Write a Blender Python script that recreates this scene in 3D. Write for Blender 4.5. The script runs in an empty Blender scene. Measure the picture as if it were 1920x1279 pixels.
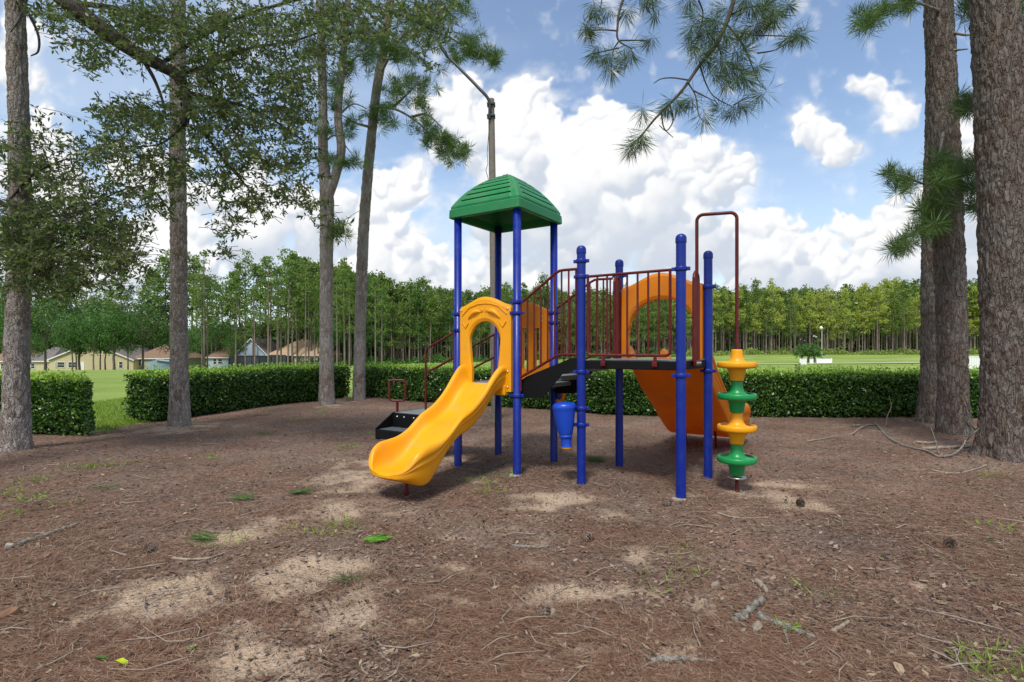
import bpy, bmesh, math, random
import numpy as np
from mathutils import Vector, Matrix
from mathutils import noise as mnoise

random.seed(7)
rng = np.random.default_rng(11)
SC = bpy.context.scene
COL = SC.collection
R = math.radians

# ------------------------------------------------------------------ camera
F, YH, CH = 1010.0, 656.5, 1.35
cam_d = bpy.data.cameras.new('camera'); cam = bpy.data.objects.new('camera', cam_d); COL.objects.link(cam)
cam.location = (0, 0, CH); cam.rotation_euler = (R(90), 0, 0)
cam_d.sensor_width = 36; cam_d.lens = F / 1920 * 36; cam_d.shift_y = (YH - 639.5) / 1920
cam_d.clip_start = .05; cam_d.clip_end = 3000
SC.camera = cam

# ------------------------------------------------------------------ light
SUN_EL, SUN_AZ = 58.0, 196.0        # azimuth clockwise from +Y: the sun stands behind the camera, a little to the left
sv = Vector((math.sin(R(SUN_AZ)) * math.cos(R(SUN_EL)), math.cos(R(SUN_AZ)) * math.cos(R(SUN_EL)), math.sin(R(SUN_EL))))
sun_d = bpy.data.lights.new('sun', 'SUN'); sun = bpy.data.objects.new('sun', sun_d); COL.objects.link(sun)
sun_d.energy = 2.3; sun_d.angle = R(11); sun_d.color = (1, .955, .88)
sun.rotation_euler = (-sv).to_track_quat('-Z', 'Y').to_euler()
vs = SC.view_settings
vs.view_transform = 'Standard'; vs.look = 'None'; vs.gamma = 1; vs.exposure = 0.68; vs.use_curve_mapping = False

# ------------------------------------------------------------------ world: blue sky with cumulus
def G(px, py, z=0.0):               # photo pixel of a spot on flat ground -> world
    t = (CH - z) / (py - YH); return Vector(((px - 960) * t, F * t, z))
def at(px, py, Y):                  # photo pixel at a depth -> world
    return Vector(((px - 960) * Y / F, Y, CH + (YH - py) * Y / F))

def vnoise(x, y, seed=0):           # smooth value noise, numpy
    xi = np.floor(x).astype(np.int64); yi = np.floor(y).astype(np.int64); fx = x - xi; fy = y - yi
    fx = fx * fx * (3 - 2 * fx); fy = fy * fy * (3 - 2 * fy)
    def h(a, b):
        k = (a * 374761393 + b * 668265263 + seed * 1442695041) & 0x7fffffff
        k = ((k ^ (k >> 13)) * 1274126177) & 0x7fffffff
        return ((k ^ (k >> 16)) & 0xffff) / 65535.0
    return (h(xi, yi) * (1 - fx) + h(xi + 1, yi) * fx) * (1 - fy) + (h(xi, yi + 1) * (1 - fx) + h(xi + 1, yi + 1) * fx) * fy
def fbm(x, y, o=4, seed=0):
    s = 0; a = .5
    for i in range(o): s = s + a * vnoise(x * 2 ** i, y * 2 ** i, seed + i); a *= .5
    return s / (1 - .5 ** o)

def sstep(a, b, x):
    t = np.clip((np.asarray(x, float) - a) / (b - a), 0, 1); return t * t * (3 - 2 * t)
def make_world():
    """blue sky with cumulus: the clouds are heaped up puff by puff in code into a panorama, the blue is the Sky Texture"""
    rg = np.random.default_rng(5)
    # (photo px, py, radius, weight, tone): where the cumulus heads stand in the sky
    blobs = [(985,188,55,1,1),(955,245,75,1,.95),(1010,245,65,1,1),(1060,285,85,1,1),(1138,205,34,1,1),(1135,255,55,1,1),(1200,290,90,1,1),(1275,300,75,1,1),(1310,330,70,1,.95),(1378,322,48,1,1),(1345,350,60,1,.9),
             (1100,360,120,1,.85),(1220,385,110,1,.82),(960,330,85,.95,.85),(890,260,75,.9,.9),(840,190,50,.8,.95),(870,170,40,.6,1),(1010,430,100,.85,.7),(1150,440,110,.95,.62),(1260,450,90,.85,.58),(1050,470,70,.8,.8),(1065,395,50,1,.95),(1180,415,60,1,.95),(1290,400,60,.9,.85),
             (745,358,55,1,1),(705,385,45,.85,.9),(715,450,70,1,1),(700,500,80,1,.95),(800,500,60,.95,.9),(640,430,70,.9,.95),(845,525,60,.95,.9),(900,540,50,.8,.8),(960,500,50,.7,.85),(760,540,70,.9,.7),(560,420,80,.9,1),(480,430,110,.95,1),(300,340,90,.9,1),(90,275,70,1,1),(90,370,100,.9,.95),(330,470,100,.9,.95),(20,130,55,.8,1),(30,60,40,.6,1),
             (1528,250,38,1,1),(1512,222,24,1,1),(1548,262,34,1,1),(1572,285,34,1,1),(1600,278,16,.7,1),(1622,165,34,.62,1),(1640,180,28,.5,1),(1680,215,32,.55,1),(1695,150,20,.35,1),
             (1440,425,44,1,1),(1425,470,60,1,1),(1470,480,55,1,.95),(1520,490,55,1,1),(1555,500,45,1,.9),(1500,525,70,.95,.6),(1420,535,70,.9,.6),(1595,425,38,1,1),(1615,455,48,1,1),(1650,410,36,.75,1),(1700,390,45,.8,1),(1680,450,60,.85,.95),(1640,500,55,.9,.85),(1720,500,70,.8,.7),(1600,540,60,.9,.8),(1560,430,20,.5,1),
             (1820,250,60,.7,1),(1840,360,80,.85,.9),(1880,460,100,.85,.6),(1820,490,50,.9,1),(1930,300,80,.8,.9),(1380,470,60,.9,.9),(1330,480,60,.8,.7),(1000,520,50,.9,1),(1085,480,35,.9,1),(1110,500,30,.8,.9),(1390,540,60,.8,.8),(1250,530,80,.7,.55),(1120,545,70,.7,.75),
             (-120,300,120,.9,1),(-200,150,70,.8,1),(2050,420,110,.9,.8),(2120,200,70,.8,1),(350,-130,90,.8,1),(1700,-160,70,.7,1),(200,520,90,.9,.9),(60,500,80,.9,.9)]
    q = 1.6; X0, Y0, X1, Y1 = -420, -330, 2340, 700; w, h = int((X1 - X0) / q), int((Y1 - Y0) / q)
    Hm = np.full((h, w), -1e3); LT = np.zeros((h, w)); A = np.zeros((h, w)); lv = np.array([-.30, .72, .62]); lv /= np.linalg.norm(lv)
    def puff(cx, cy, r, z0, wt, tone):
        x, y, rr = (cx - X0) / q, (cy - Y0) / q, max(2.0, r / q); a0, a1, b0, b1 = int(max(0, x - rr)), int(min(w, x + rr + 2)), int(max(0, y - rr)), int(min(h, y + rr + 2))
        if a1 <= a0 or b1 <= b0: return
        gx, gy = np.meshgrid((np.arange(a0, a1) - x) / rr, (np.arange(b0, b1) - y) / rr); d = 1 - gx * gx - gy * gy; s = np.sqrt(np.clip(d, 0, 1)); hh = z0 + r * s
        A[b0:b1, a0:a1] = np.maximum(A[b0:b1, a0:a1], wt * np.clip(d, 0, 1) ** .7)
        up = (d > 0) & (hh > Hm[b0:b1, a0:a1]); lit = tone * (.34 + .66 * np.clip(gx * lv[0] - gy * lv[1] + s * lv[2], 0, 1)); sub = Hm[b0:b1, a0:a1]; sub[up] = hh[up]; l2 = LT[b0:b1, a0:a1]; l2[up] = lit[up]
    for (bx, by, br, wt, tone) in blobs:
        puff(bx, by, br * .8, 0, wt, tone)
        for i in range(13):
            a = rg.random() * 6.283; t = .3 + .6 * rg.random() ** .6; cx, cy = bx + math.cos(a) * br * t, by - math.sin(a) * br * t * .85
            if cy > by + .45 * br: continue
            r1 = br * (.24 + .22 * rg.random()); z1 = br * .5 * rg.random(); tn = tone * (.93 + .14 * rg.random()); puff(cx, cy, r1, z1, wt, tn)
            for k in range(5):
                a2 = rg.random() * 6.283; t2 = .4 + .6 * rg.random(); puff(cx + math.cos(a2) * r1 * t2, cy - math.sin(a2) * r1 * t2, r1 * (.28 + .25 * rg.random()), z1 + r1 * .4 * rg.random(), wt, tn * (.94 + .12 * rg.random()))
    def blur(M_, n):
        for _ in range(n): M_ = (M_ + np.roll(M_, 1, 0) + np.roll(M_, -1, 0) + np.roll(M_, 1, 1) + np.roll(M_, -1, 1)) / 5
        return M_
    soft = blur(LT * (A > 0), 22) / (blur((A > 0).astype(float), 22) + 1e-3); LT = blur(LT, 3) * .24 + soft * .76; A = blur(A, 7); HALO = blur(A[::3, ::3], 60); HALO = np.repeat(np.repeat(HALO, 3, 0), 3, 1)[:h, :w]
    # panorama
    W, HH = 3072, 768; u = (np.arange(W) + .5) / W; v = .5 + (np.arange(HH) + .5) / HH * .5; U, Vv = np.meshgrid(u, v); ph = (.5 - U) * 2 * math.pi; th = (Vv - .5) * math.pi
    dx, dy, dz = np.cos(ph) * np.cos(th), np.sin(ph) * np.cos(th), np.sin(th)
    front = (dy > .30) & (th < 1.0); yy = np.where(front, dy, 1); PX = 960 + F * dx / yy; PY = YH - F * dz / yy; px_, py_ = PX[front], PY[front]
    n1 = (fbm(px_ / 60, py_ / 60, 2, 41) - .5) * 46 + (fbm(px_ / 17, py_ / 17, 2, 43) - .5) * 20; n2 = (fbm(px_ / 60, py_ / 60, 2, 51) - .5) * 46 + (fbm(px_ / 17, py_ / 17, 2, 53) - .5) * 20
    ix, iy = (px_ + n1 - X0) / q, (py_ + n2 - Y0) / q; ok_ = (ix > 1) & (ix < w - 2) & (iy > 1) & (iy < h - 2); ix = np.clip(ix, 0, w - 2); iy = np.clip(iy, 0, h - 2); i0, j0 = ix.astype(int), iy.astype(int); fx, fy = ix - i0, iy - j0
    def smp(M_): return (M_[j0, i0] * (1 - fx) + M_[j0, i0 + 1] * fx) * (1 - fy) + (M_[j0 + 1, i0] * (1 - fx) + M_[j0 + 1, i0 + 1] * fx) * fy
    er = (fbm(px_ / 34, py_ / 34, 5, 61) - .5); wis = fbm(px_ / 70 + py_ / 160, py_ / 40, 5, 97); a_f = np.zeros((HH, W)); l_f = np.zeros((HH, W)); ok = np.zeros((HH, W), bool)
    a_f[front] = np.where(ok_, np.clip(sstep(.04, .68, smp(A) + er * 1.05) + .75 * sstep(.02, .4, smp(HALO)) * sstep(.40, .72, wis), 0, 1), 0); wA = sstep(0, .3, smp(A)); l_f[front] = smp(LT) * wA + .78 * (1 - wA) + er * .10; ok[front] = ok_
    gx, gy = (dx / (dz + .18))[::3, ::3], (dy / (dz + .18))[::3, ::3]; up3 = lambda M_: np.repeat(np.repeat(M_, 3, 0), 3, 1)[:HH, :W]
    g = fbm(gx * 1.6, gy * 1.6, 5, 71); a_g = up3(sstep(.53, .64, g)); l_g = up3(.78 + .5 * (fbm(gx * 1.6 + .05, gy * 1.6 + .05, 5, 71) - g) * 3); vn = up3(fbm(gx * .7 + gy * .5, gy * 2.2, 5, 81))
    inn = ok * sstep(X0, X0 + 150, PX) * (1 - sstep(X1 - 150, X1, PX)) * sstep(Y0, Y0 + 120, PY)
    a = a_f * inn + a_g * (1 - inn); lit = l_f * inn + l_g * (1 - inn); k = sstep(.32, .80, lit)[..., None]
    col = np.array([.40, .44, .50]) * (1 - k) + np.array([.64, .64, .64]) * k
    veil = .04 + .34 * sstep(.42, .75, vn) ** 1.2 + .62 * (1 - sstep(.0, .42, dz)); veil = np.clip(veil, 0, .85)
    vc = np.array([.47, .54, .62]); ao = a + veil * (1 - a); cc = (col * a[..., None] + vc * (veil * (1 - a))[..., None]) / (ao[..., None] + 1e-6)
    def img(name, rgb):
        I = np.ones((HH * 2, W, 4), np.float32); I[HH:, :, :3] = rgb; I[:HH, :, :3] = I[HH, :, :3]
        im = bpy.data.images.new(name, W, HH * 2, alpha=False, float_buffer=True); im.colorspace_settings.name = 'Non-Color'; im.pixels.foreach_set(np.clip(I, 0, 1).ravel()); im.update(); return im
    im_c = img('cloud_light', cc * ao[..., None]); im_t = img('cloud_clearness', np.repeat((1 - ao)[..., None], 3, 2))
    wd = bpy.data.worlds.new('World'); SC.world = wd; wd.use_nodes = True; nt = wd.node_tree; N = nt.nodes; L = nt.links; N.clear()
    sky = N.new('ShaderNodeTexSky'); sky.sky_type = 'NISHITA'; sky.sun_disc = False
    sky.sun_elevation = R(SUN_EL); sky.sun_rotation = R(SUN_AZ); sky.air_density = 1.0; sky.dust_density = .5; sky.ozone_density = .7
    sc_ = N.new('ShaderNodeVectorMath'); sc_.operation = 'SCALE'; L.new(sky.outputs[0], sc_.inputs[0]); sc_.inputs['Scale'].default_value = .12
    ev = N.new('ShaderNodeTexEnvironment'); ev.image = im_c; et = N.new('ShaderNodeTexEnvironment'); et.image = im_t
    mx = N.new('ShaderNodeVectorMath'); mx.operation = 'MULTIPLY_ADD'; L.new(sc_.outputs[0], mx.inputs[0]); L.new(et.outputs[0], mx.inputs[1]); L.new(ev.outputs[0], mx.inputs[2])
    bg = N.new('ShaderNodeBackground'); L.new(mx.outputs[0], bg.inputs[0]); bg.inputs[1].default_value = 1.0
    out = N.new('ShaderNodeOutputWorld'); L.new(bg.outputs[0], out.inputs[0])
    wd.cycles.sampling_method = 'MANUAL'; wd.cycles.sample_map_resolution = 1024
make_world()

# ------------------------------------------------------------------ materials
def mat(name, col, rough=.6, spec=.4, bump=None, vary=None, metal=0, coat=0, transl=0, island=None, dirt=0):
    """bump=(scale,strength,distance,stretch_z)  vary=(scale,colour2,amount)  island=(colour2,colour3): per-leaf colour"""
    m = bpy.data.materials.new(name); m.use_nodes = True
    nt = m.node_tree; N = nt.nodes; L = nt.links; p = N['Principled BSDF']
    p.inputs['Base Color'].default_value = (*col, 1); p.inputs['Roughness'].default_value = rough
    p.inputs['Specular IOR Level'].default_value = spec; p.inputs['Metallic'].default_value = metal
    p.inputs['Coat Weight'].default_value = coat; p.inputs['Coat Roughness'].default_value = .15
    tc = N.new('ShaderNodeTexCoord'); vec = tc.outputs['Object']
    csock = None
    if vary:
        t = N.new('ShaderNodeTexNoise'); t.inputs['Scale'].default_value = vary[0]; t.inputs['Detail'].default_value = 6; t.inputs['Roughness'].default_value = .65; L.new(vec, t.inputs['Vector'])
        mr = N.new('ShaderNodeMapRange'); L.new(t.outputs['Fac'], mr.inputs[0]); mr.inputs[1].default_value = .35; mr.inputs[2].default_value = .68; mr.inputs[4].default_value = vary[2]
        mx = N.new('ShaderNodeMix'); mx.data_type = 'RGBA'; L.new(mr.outputs[0], mx.inputs[0]); mx.inputs[6].default_value = (*col, 1); mx.inputs[7].default_value = (*vary[1], 1)
        csock = mx.outputs[2]
    if island:
        ge = N.new('ShaderNodeNewGeometry'); cr = N.new('ShaderNodeValToRGB'); L.new(ge.outputs['Random Per Island'], cr.inputs[0])
        cr.color_ramp.elements[0].color = (*col, 1); cr.color_ramp.elements[1].color = (*island[-1], 1)
        for i, c in enumerate(island[:-1]):
            e = cr.color_ramp.elements.new((i + 1) / len(island)); e.color = (*c, 1)
        if csock:
            mx2 = N.new('ShaderNodeMix'); mx2.data_type = 'RGBA'; mx2.inputs[0].default_value = .5; L.new(cr.outputs[0], mx2.inputs[6]); L.new(csock, mx2.inputs[7]); csock = mx2.outputs[2]
        else: csock = cr.outputs[0]
    if dirt:
        dn = N.new('ShaderNodeTexNoise'); dn.inputs['Scale'].default_value = 5; dn.inputs['Detail'].default_value = 9; dn.inputs['Roughness'].default_value = .75; L.new(vec, dn.inputs['Vector'])
        dm = N.new('ShaderNodeMapRange'); L.new(dn.outputs['Fac'], dm.inputs[0]); dm.inputs[1].default_value = .5; dm.inputs[2].default_value = .8; dm.inputs[4].default_value = dirt
        dx_ = N.new('ShaderNodeMix'); dx_.data_type = 'RGBA'; L.new(dm.outputs[0], dx_.inputs[0]); dx_.inputs[7].default_value = (.30, .235, .17, 1)
        if csock: L.new(csock, dx_.inputs[6])
        else: dx_.inputs[6].default_value = (*col, 1)
        csock = dx_.outputs[2]; rm = N.new('ShaderNodeMapRange'); L.new(dn.outputs['Fac'], rm.inputs[0]); rm.inputs[1].default_value = .3; rm.inputs[2].default_value = .75; rm.inputs[3].default_value = rough - .06; rm.inputs[4].default_value = rough + .22; L.new(rm.outputs[0], p.inputs['Roughness'])
    if csock: L.new(csock, p.inputs['Base Color'])
    if bump:
        mp = N.new('ShaderNodeMapping'); L.new(vec, mp.inputs[0]); mp.inputs['Scale'].default_value = (1, 1, bump[3] if len(bump) > 3 else 1)
        b = N.new('ShaderNodeTexNoise'); b.inputs['Scale'].default_value = bump[0]; b.inputs['Detail'].default_value = 5; L.new(mp.outputs[0], b.inputs['Vector'])
        bm_ = N.new('ShaderNodeBump'); bm_.inputs['Strength'].default_value = bump[1]; bm_.inputs['Distance'].default_value = bump[2]
        L.new(b.outputs['Fac'], bm_.inputs['Height']); L.new(bm_.outputs[0], p.inputs['Normal'])
    if transl:
        tr = N.new('ShaderNodeBsdfTranslucent'); ms = N.new('ShaderNodeMixShader'); ms.inputs[0].default_value = transl
        if csock: L.new(csock, tr.inputs[0])
        else: tr.inputs[0].default_value = (*col, 1)
        L.new(p.outputs[0], ms.inputs[1]); L.new(tr.outputs[0], ms.inputs[2]); L.new(ms.outputs[0], N['Material Output'].inputs[0])
    return m

def bark_mat(name, c1, c2, c3, scale=9, stretch=.32, dist=.03, grey=(.27, .25, .235)):
    m = bpy.data.materials.new(name); m.use_nodes = True
    nt = m.node_tree; N = nt.nodes; L = nt.links; p = N['Principled BSDF']; p.inputs['Roughness'].default_value = .9; p.inputs['Specular IOR Level'].default_value = .15
    tc = N.new('ShaderNodeTexCoord'); mp = N.new('ShaderNodeMapping'); L.new(tc.outputs['Object'], mp.inputs[0]); mp.inputs['Scale'].default_value = (1, 1, stretch)
    wn = N.new('ShaderNodeTexNoise'); wn.inputs['Scale'].default_value = scale * .8; wn.inputs['Detail'].default_value = 3; L.new(mp.outputs[0], wn.inputs['Vector'])
    mx0 = N.new('ShaderNodeMix'); mx0.data_type = 'VECTOR'; mx0.inputs[0].default_value = .09; L.new(mp.outputs[0], mx0.inputs[4]); L.new(wn.outputs['Color'], mx0.inputs[5])
    v = N.new('ShaderNodeTexVoronoi'); v.inputs['Scale'].default_value = scale; L.new(mx0.outputs[1], v.inputs['Vector'])
    ve = N.new('ShaderNodeTexVoronoi'); ve.feature = 'DISTANCE_TO_EDGE'; ve.inputs['Scale'].default_value = scale; L.new(mx0.outputs[1], ve.inputs['Vector'])
    fine = N.new('ShaderNodeTexNoise'); fine.inputs['Scale'].default_value = scale * 6; fine.inputs['Detail'].default_value = 6; L.new(mp.outputs[0], fine.inputs['Vector'])
    cr = N.new('ShaderNodeValToRGB'); L.new(v.outputs['Color'], cr.inputs[0])
    cr.color_ramp.elements[0].color = (*c1, 1); cr.color_ramp.elements[1].color = (*c3, 1); e = cr.color_ramp.elements.new(.5); e.color = (*c2, 1)
    big = N.new('ShaderNodeTexNoise'); big.inputs['Scale'].default_value = 2.2; big.inputs['Detail'].default_value = 5; L.new(tc.outputs['Object'], big.inputs['Vector'])
    mr = N.new('ShaderNodeMapRange'); L.new(big.outputs['Fac'], mr.inputs[0]); mr.inputs[1].default_value = .42; mr.inputs[2].default_value = .7; mr.inputs[4].default_value = .8
    mx = N.new('ShaderNodeMix'); mx.data_type = 'RGBA'; L.new(mr.outputs[0], mx.inputs[0]); L.new(cr.outputs[0], mx.inputs[6]); mx.inputs[7].default_value = (*grey, 1)
    mf = N.new('ShaderNodeMix'); mf.data_type = 'RGBA'; mf.blend_type = 'OVERLAY'; mf.inputs[0].default_value = .55; L.new(mx.outputs[2], mf.inputs[6]); L.new(fine.outputs['Fac'], mf.inputs[7])
    L.new(mf.outputs[2], p.inputs['Base Color'])
    hm = N.new('ShaderNodeMapRange'); L.new(ve.outputs['Distance'], hm.inputs[0]); hm.inputs[1].default_value = 0; hm.inputs[2].default_value = .16
    ad = N.new('ShaderNodeMath'); ad.operation = 'MULTIPLY_ADD'; L.new(fine.outputs['Fac'], ad.inputs[0]); ad.inputs[1].default_value = .5; L.new(hm.outputs[0], ad.inputs[2])
    b = N.new('ShaderNodeBump'); b.inputs['Strength'].default_value = 1; b.inputs['Distance'].default_value = dist; L.new(ad.outputs[0], b.inputs['Height']); L.new(b.outputs[0], p.inputs['Normal'])
    return m

MT = {}
MT['blue'] = mat('blue_paint', (.002, .016, .22), .34, .35, bump=(60, .06, .002), vary=(5, (.005, .026, .24), .6), coat=.06, dirt=.07)
MT['blue_plastic'] = mat('blue_plastic', (.005, .055, .45), .35, .5, bump=(50, .08, .002))
MT['red'] = mat('red_paint', (.088, .004, .005), .36, .32, bump=(80, .08, .002), vary=(9, (.12, .010, .009), .6), coat=.05, dirt=.15)
MT['yellow'] = mat('yellow_plastic', (.88, .395, .003), .36, .45, bump=(38, .12, .003), vary=(3, (.84, .345, .004), .9), dirt=.32, transl=.12)
MT['orange'] = mat('orange_plastic', (.84, .29, .004), .38, .45, bump=(38, .12, .003), vary=(3, (.79, .25, .006), .9), dirt=.32, transl=.35)
MT['green'] = mat('green_plastic', (.008, .19, .055), .36, .45, bump=(30, .12, .003), vary=(3, (.02, .175, .065), .8), dirt=.14)
MT['green2'] = mat('bright_green_plastic', (.006, .24, .06), .35, .45, bump=(40, .1, .003))
MT['black'] = mat('black_coated_steel', (.004, .004, .005), .6, .18, bump=(120, .25, .003))
MT['deck'] = mat('grey_coated_deck', (.16, .18, .19), .6, .35, bump=(150, .3, .004), vary=(12, (.10, .10, .10), .7))
MT['bolt'] = mat('zinc_bolt', (.55, .55, .52), .35, .5, metal=.9)
MT['concrete'] = mat('concrete', (.33, .30, .27), .9, .2, bump=(30, .4, .01), vary=(10, (.3, .28, .25), .8))
MT['pole_wood'] = mat('weathered_pole', (.23, .20, .165), .85, .2, bump=(22, .6, .012, .1), vary=(14, (.15, .13, .11), .9))
MT['galv'] = mat('galvanised_arm', (.035, .038, .042), .5, .5, metal=.4)
MT['bark'] = bark_mat('pine_bark', (.105, .068, .052), (.145, .113, .096), (.195, .168, .15), 24, .25, .018, (.17, .155, .143))
MT['bark_small'] = bark_mat('pine_bark_small', (.18, .13, .105), (.27, .225, .195), (.40, .365, .33), 26, .38, .014, (.38, .355, .33))
MT['bark_oak'] = bark_mat('oak_bark', (.035, .026, .02), (.055, .042, .034), (.08, .068, .058), 22, .4, .012, (.10, .095, .085))
MT['bark_far'] = mat('far_bark', (.25, .205, .175), .9, .1, vary=(.6, (.12, .095, .08), .95))
MT['twig'] = mat('twig_bark', (.07, .052, .042), .9, .15, bump=(60, .5, .004), vary=(20, (.12, .10, .085), .8))
MT['stick'] = mat('dead_stick', (.20, .155, .12), .9, .15, bump=(70, .6, .004), vary=(14, (.34, .29, .24), .9))
MT['stick_dark'] = mat('mossy_stick', (.085, .07, .056), .95, .1, bump=(90, 1, .012), vary=(45, (.36, .35, .31), .85))
MT['needle'] = mat('pine_needles', (.045, .09, .026), .45, .4, transl=.4, island=[(.07, .125, .034), (.11, .17, .045)])
MT['needle_bright'] = mat('pine_needles_bright', (.05, .11, .024), .45, .4, transl=.35, island=[(.08, .15, .03), (.13, .21, .045)])  # brighter green than the plain pine needles
MT['oak_leaf'] = mat('oak_leaves', (.05, .085, .024), .42, .5, transl=.45, island=[(.085, .135, .036), (.13, .185, .048), (.20, .26, .07)])
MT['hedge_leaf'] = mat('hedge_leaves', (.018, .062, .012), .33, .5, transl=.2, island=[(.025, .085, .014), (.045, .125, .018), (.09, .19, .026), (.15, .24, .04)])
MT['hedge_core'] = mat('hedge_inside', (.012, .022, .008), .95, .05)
MT['hedge_top'] = mat('hedge_leaves_sunlit', (.17, .34, .03), .38, .45, transl=.35, island=[(.25, .43, .035), (.34, .5, .05)])  # hedge leaf green brightened: sunlight on the top painted into the colour
MT['far_a'] = mat('far_pine_green', (.105, .18, .04), .6, .25, transl=.4, island=[(.155, .245, .05), (.23, .325, .075)])
MT['far_b'] = mat('far_pine_yellow_green', (.28, .36, .06), .6, .25, transl=.4, island=[(.38, .45, .085), (.48, .52, .13)])
MT['far_c'] = mat('far_broadleaf', (.05, .13, .03), .6, .25, transl=.3, island=[(.08, .18, .04), (.12, .24, .05)])
MT['far_d'] = mat('far_dark_wood', (.05, .11, .03), .7, .2, transl=.25, island=[(.08, .15, .04), (.12, .20, .055)])
MT['far_mass'] = mat('far_wood_mass', (.085, .145, .035), .7, .2, transl=.3, island=[(.13, .20, .045), (.19, .26, .06)])
MT['under'] = mat('undergrowth', (.24, .33, .06), .7, .2, transl=.3, island=[(.17, .27, .06), (.36, .42, .11)])
MT['grass'] = mat('grass_blades', (.16, .26, .035), .5, .3, transl=.4, island=[(.22, .34, .045), (.30, .40, .07)])
MT['straw'] = mat('pine_straw', (.11, .052, .033), .7, .25, island=[(.17, .082, .049), (.23, .135, .085), (.35, .26, .185)])
MT['chips'] = mat('bark_chips', (.03, .02, .016), .9, .15, island=[(.07, .048, .037), (.16, .12, .095), (.30, .25, .20)])
MT['dry_leaf'] = mat('dry_leaves', (.26, .17, .10), .7, .25, island=[(.17, .11, .065), (.34, .27, .18), (.15, .15, .06)])
MT['fresh_leaf'] = mat('fresh_green_leaf', (.12, .32, .03), .4, .4, transl=.3)
MT['lime_leaf'] = mat('yellow_green_leaf', (.5, .62, .02), .4, .4, transl=.3)
MT['cone'] = mat('pine_cone', (.075, .05, .038), .9, .15, island=[(.13, .09, .07), (.22, .17, .135)])
for k, c, c2 in (('w_yellow', (.56, .48, .30), (.50, .43, .27)), ('w_blue', (.42, .50, .58), (.36, .44, .52)), ('w_grey', (.40, .40, .37), (.34, .34, .32)),
                 ('w_white', (.78, .78, .76), (.7, .7, .69)), ('roof_grey', (.17, .155, .15), (.12, .11, .11)), ('roof_brown', (.24, .155, .11), (.17, .11, .08)), ('roof_tan', (.44, .31, .21), (.36, .25, .17))):
    MT[k] = mat(k, c, .85, .2, vary=(2.5, c2, .8), bump=(9, .25, .02))
MT['glass'] = mat('dark_glass', (.035, .04, .045), .12, .6)
MT['screen'] = mat('screen_mesh', (.07, .085, .10), .7, .3)
MT['shed'] = mat('blue_shed', (.30, .42, .55), .6, .3, vary=(3, (.26, .37, .48), .6))
MT['vinyl'] = mat('white_vinyl', (.80, .81, .82), .4, .4, vary=(4, (.72, .73, .72), .5))
MT['path'] = mat('pale_path', (.46, .44, .38), .9, .2, vary=(1, (.4, .38, .33), .8))

# ------------------------------------------------------------------ mesh helpers
def arr_mesh(name, V, Fq, smooth=False):
    """V (n,3) ; Fq (m,k) with constant k"""
    V = np.ascontiguousarray(V, dtype=np.float32); Fq = np.ascontiguousarray(Fq, dtype=np.int32)
    me = bpy.data.meshes.new(name); k = Fq.shape[1]
    me.vertices.add(len(V)); me.vertices.foreach_set('co', V.ravel())
    me.loops.add(Fq.size); me.loops.foreach_set('vertex_index', Fq.ravel())
    me.polygons.add(len(Fq)); me.polygons.foreach_set('loop_start', np.arange(0, Fq.size, k, dtype=np.int32))
    me.polygons.foreach_set('loop_total', np.full(len(Fq), k, dtype=np.int32))
    if smooth: me.polygons.foreach_set('use_smooth', np.ones(len(Fq), dtype=bool))
    me.update(calc_edges=True); me.validate()
    return me

def link(name, me, material, parent=None):
    o = bpy.data.objects.new(name, me)
    if me is not None and material is not None and len(me.materials) == 0: me.materials.append(material)
    COL.objects.link(o)
    if parent is not None: o.parent = parent
    return o

def tag(o, label, cat, group=None):
    o['label'] = label; o['category'] = cat
    if group: o['group'] = group
    return o

def empty(name, loc, rz=0.0, label=None, cat=None, group=None):
    o = bpy.data.objects.new(name, None); COL.objects.link(o); o.location = loc; o.rotation_euler = (0, 0, rz); o.empty_display_size = .2
    if label: tag(o, label, cat, group)
    return o

def catmull(pts, n):
    P = [Vector(p) for p in pts]; P = [P[0] * 2 - P[1]] + P + [P[-1] * 2 - P[-2]]; out = []
    for i in range(1, len(P) - 2):
        for j in range(n):
            t = j / n; a, b, c, d = P[i - 1], P[i], P[i + 1], P[i + 2]
            out.append(.5 * ((2 * b) + (c - a) * t + (2 * a - 5 * b + 4 * c - d) * t * t + (3 * b - a - 3 * c + d) * t ** 3))
    out.append(P[-2].copy()); return out

def lerp_list(v, m):
    x = np.linspace(0, len(v) - 1, m); return list(np.interp(x, np.arange(len(v)), v))

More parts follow.
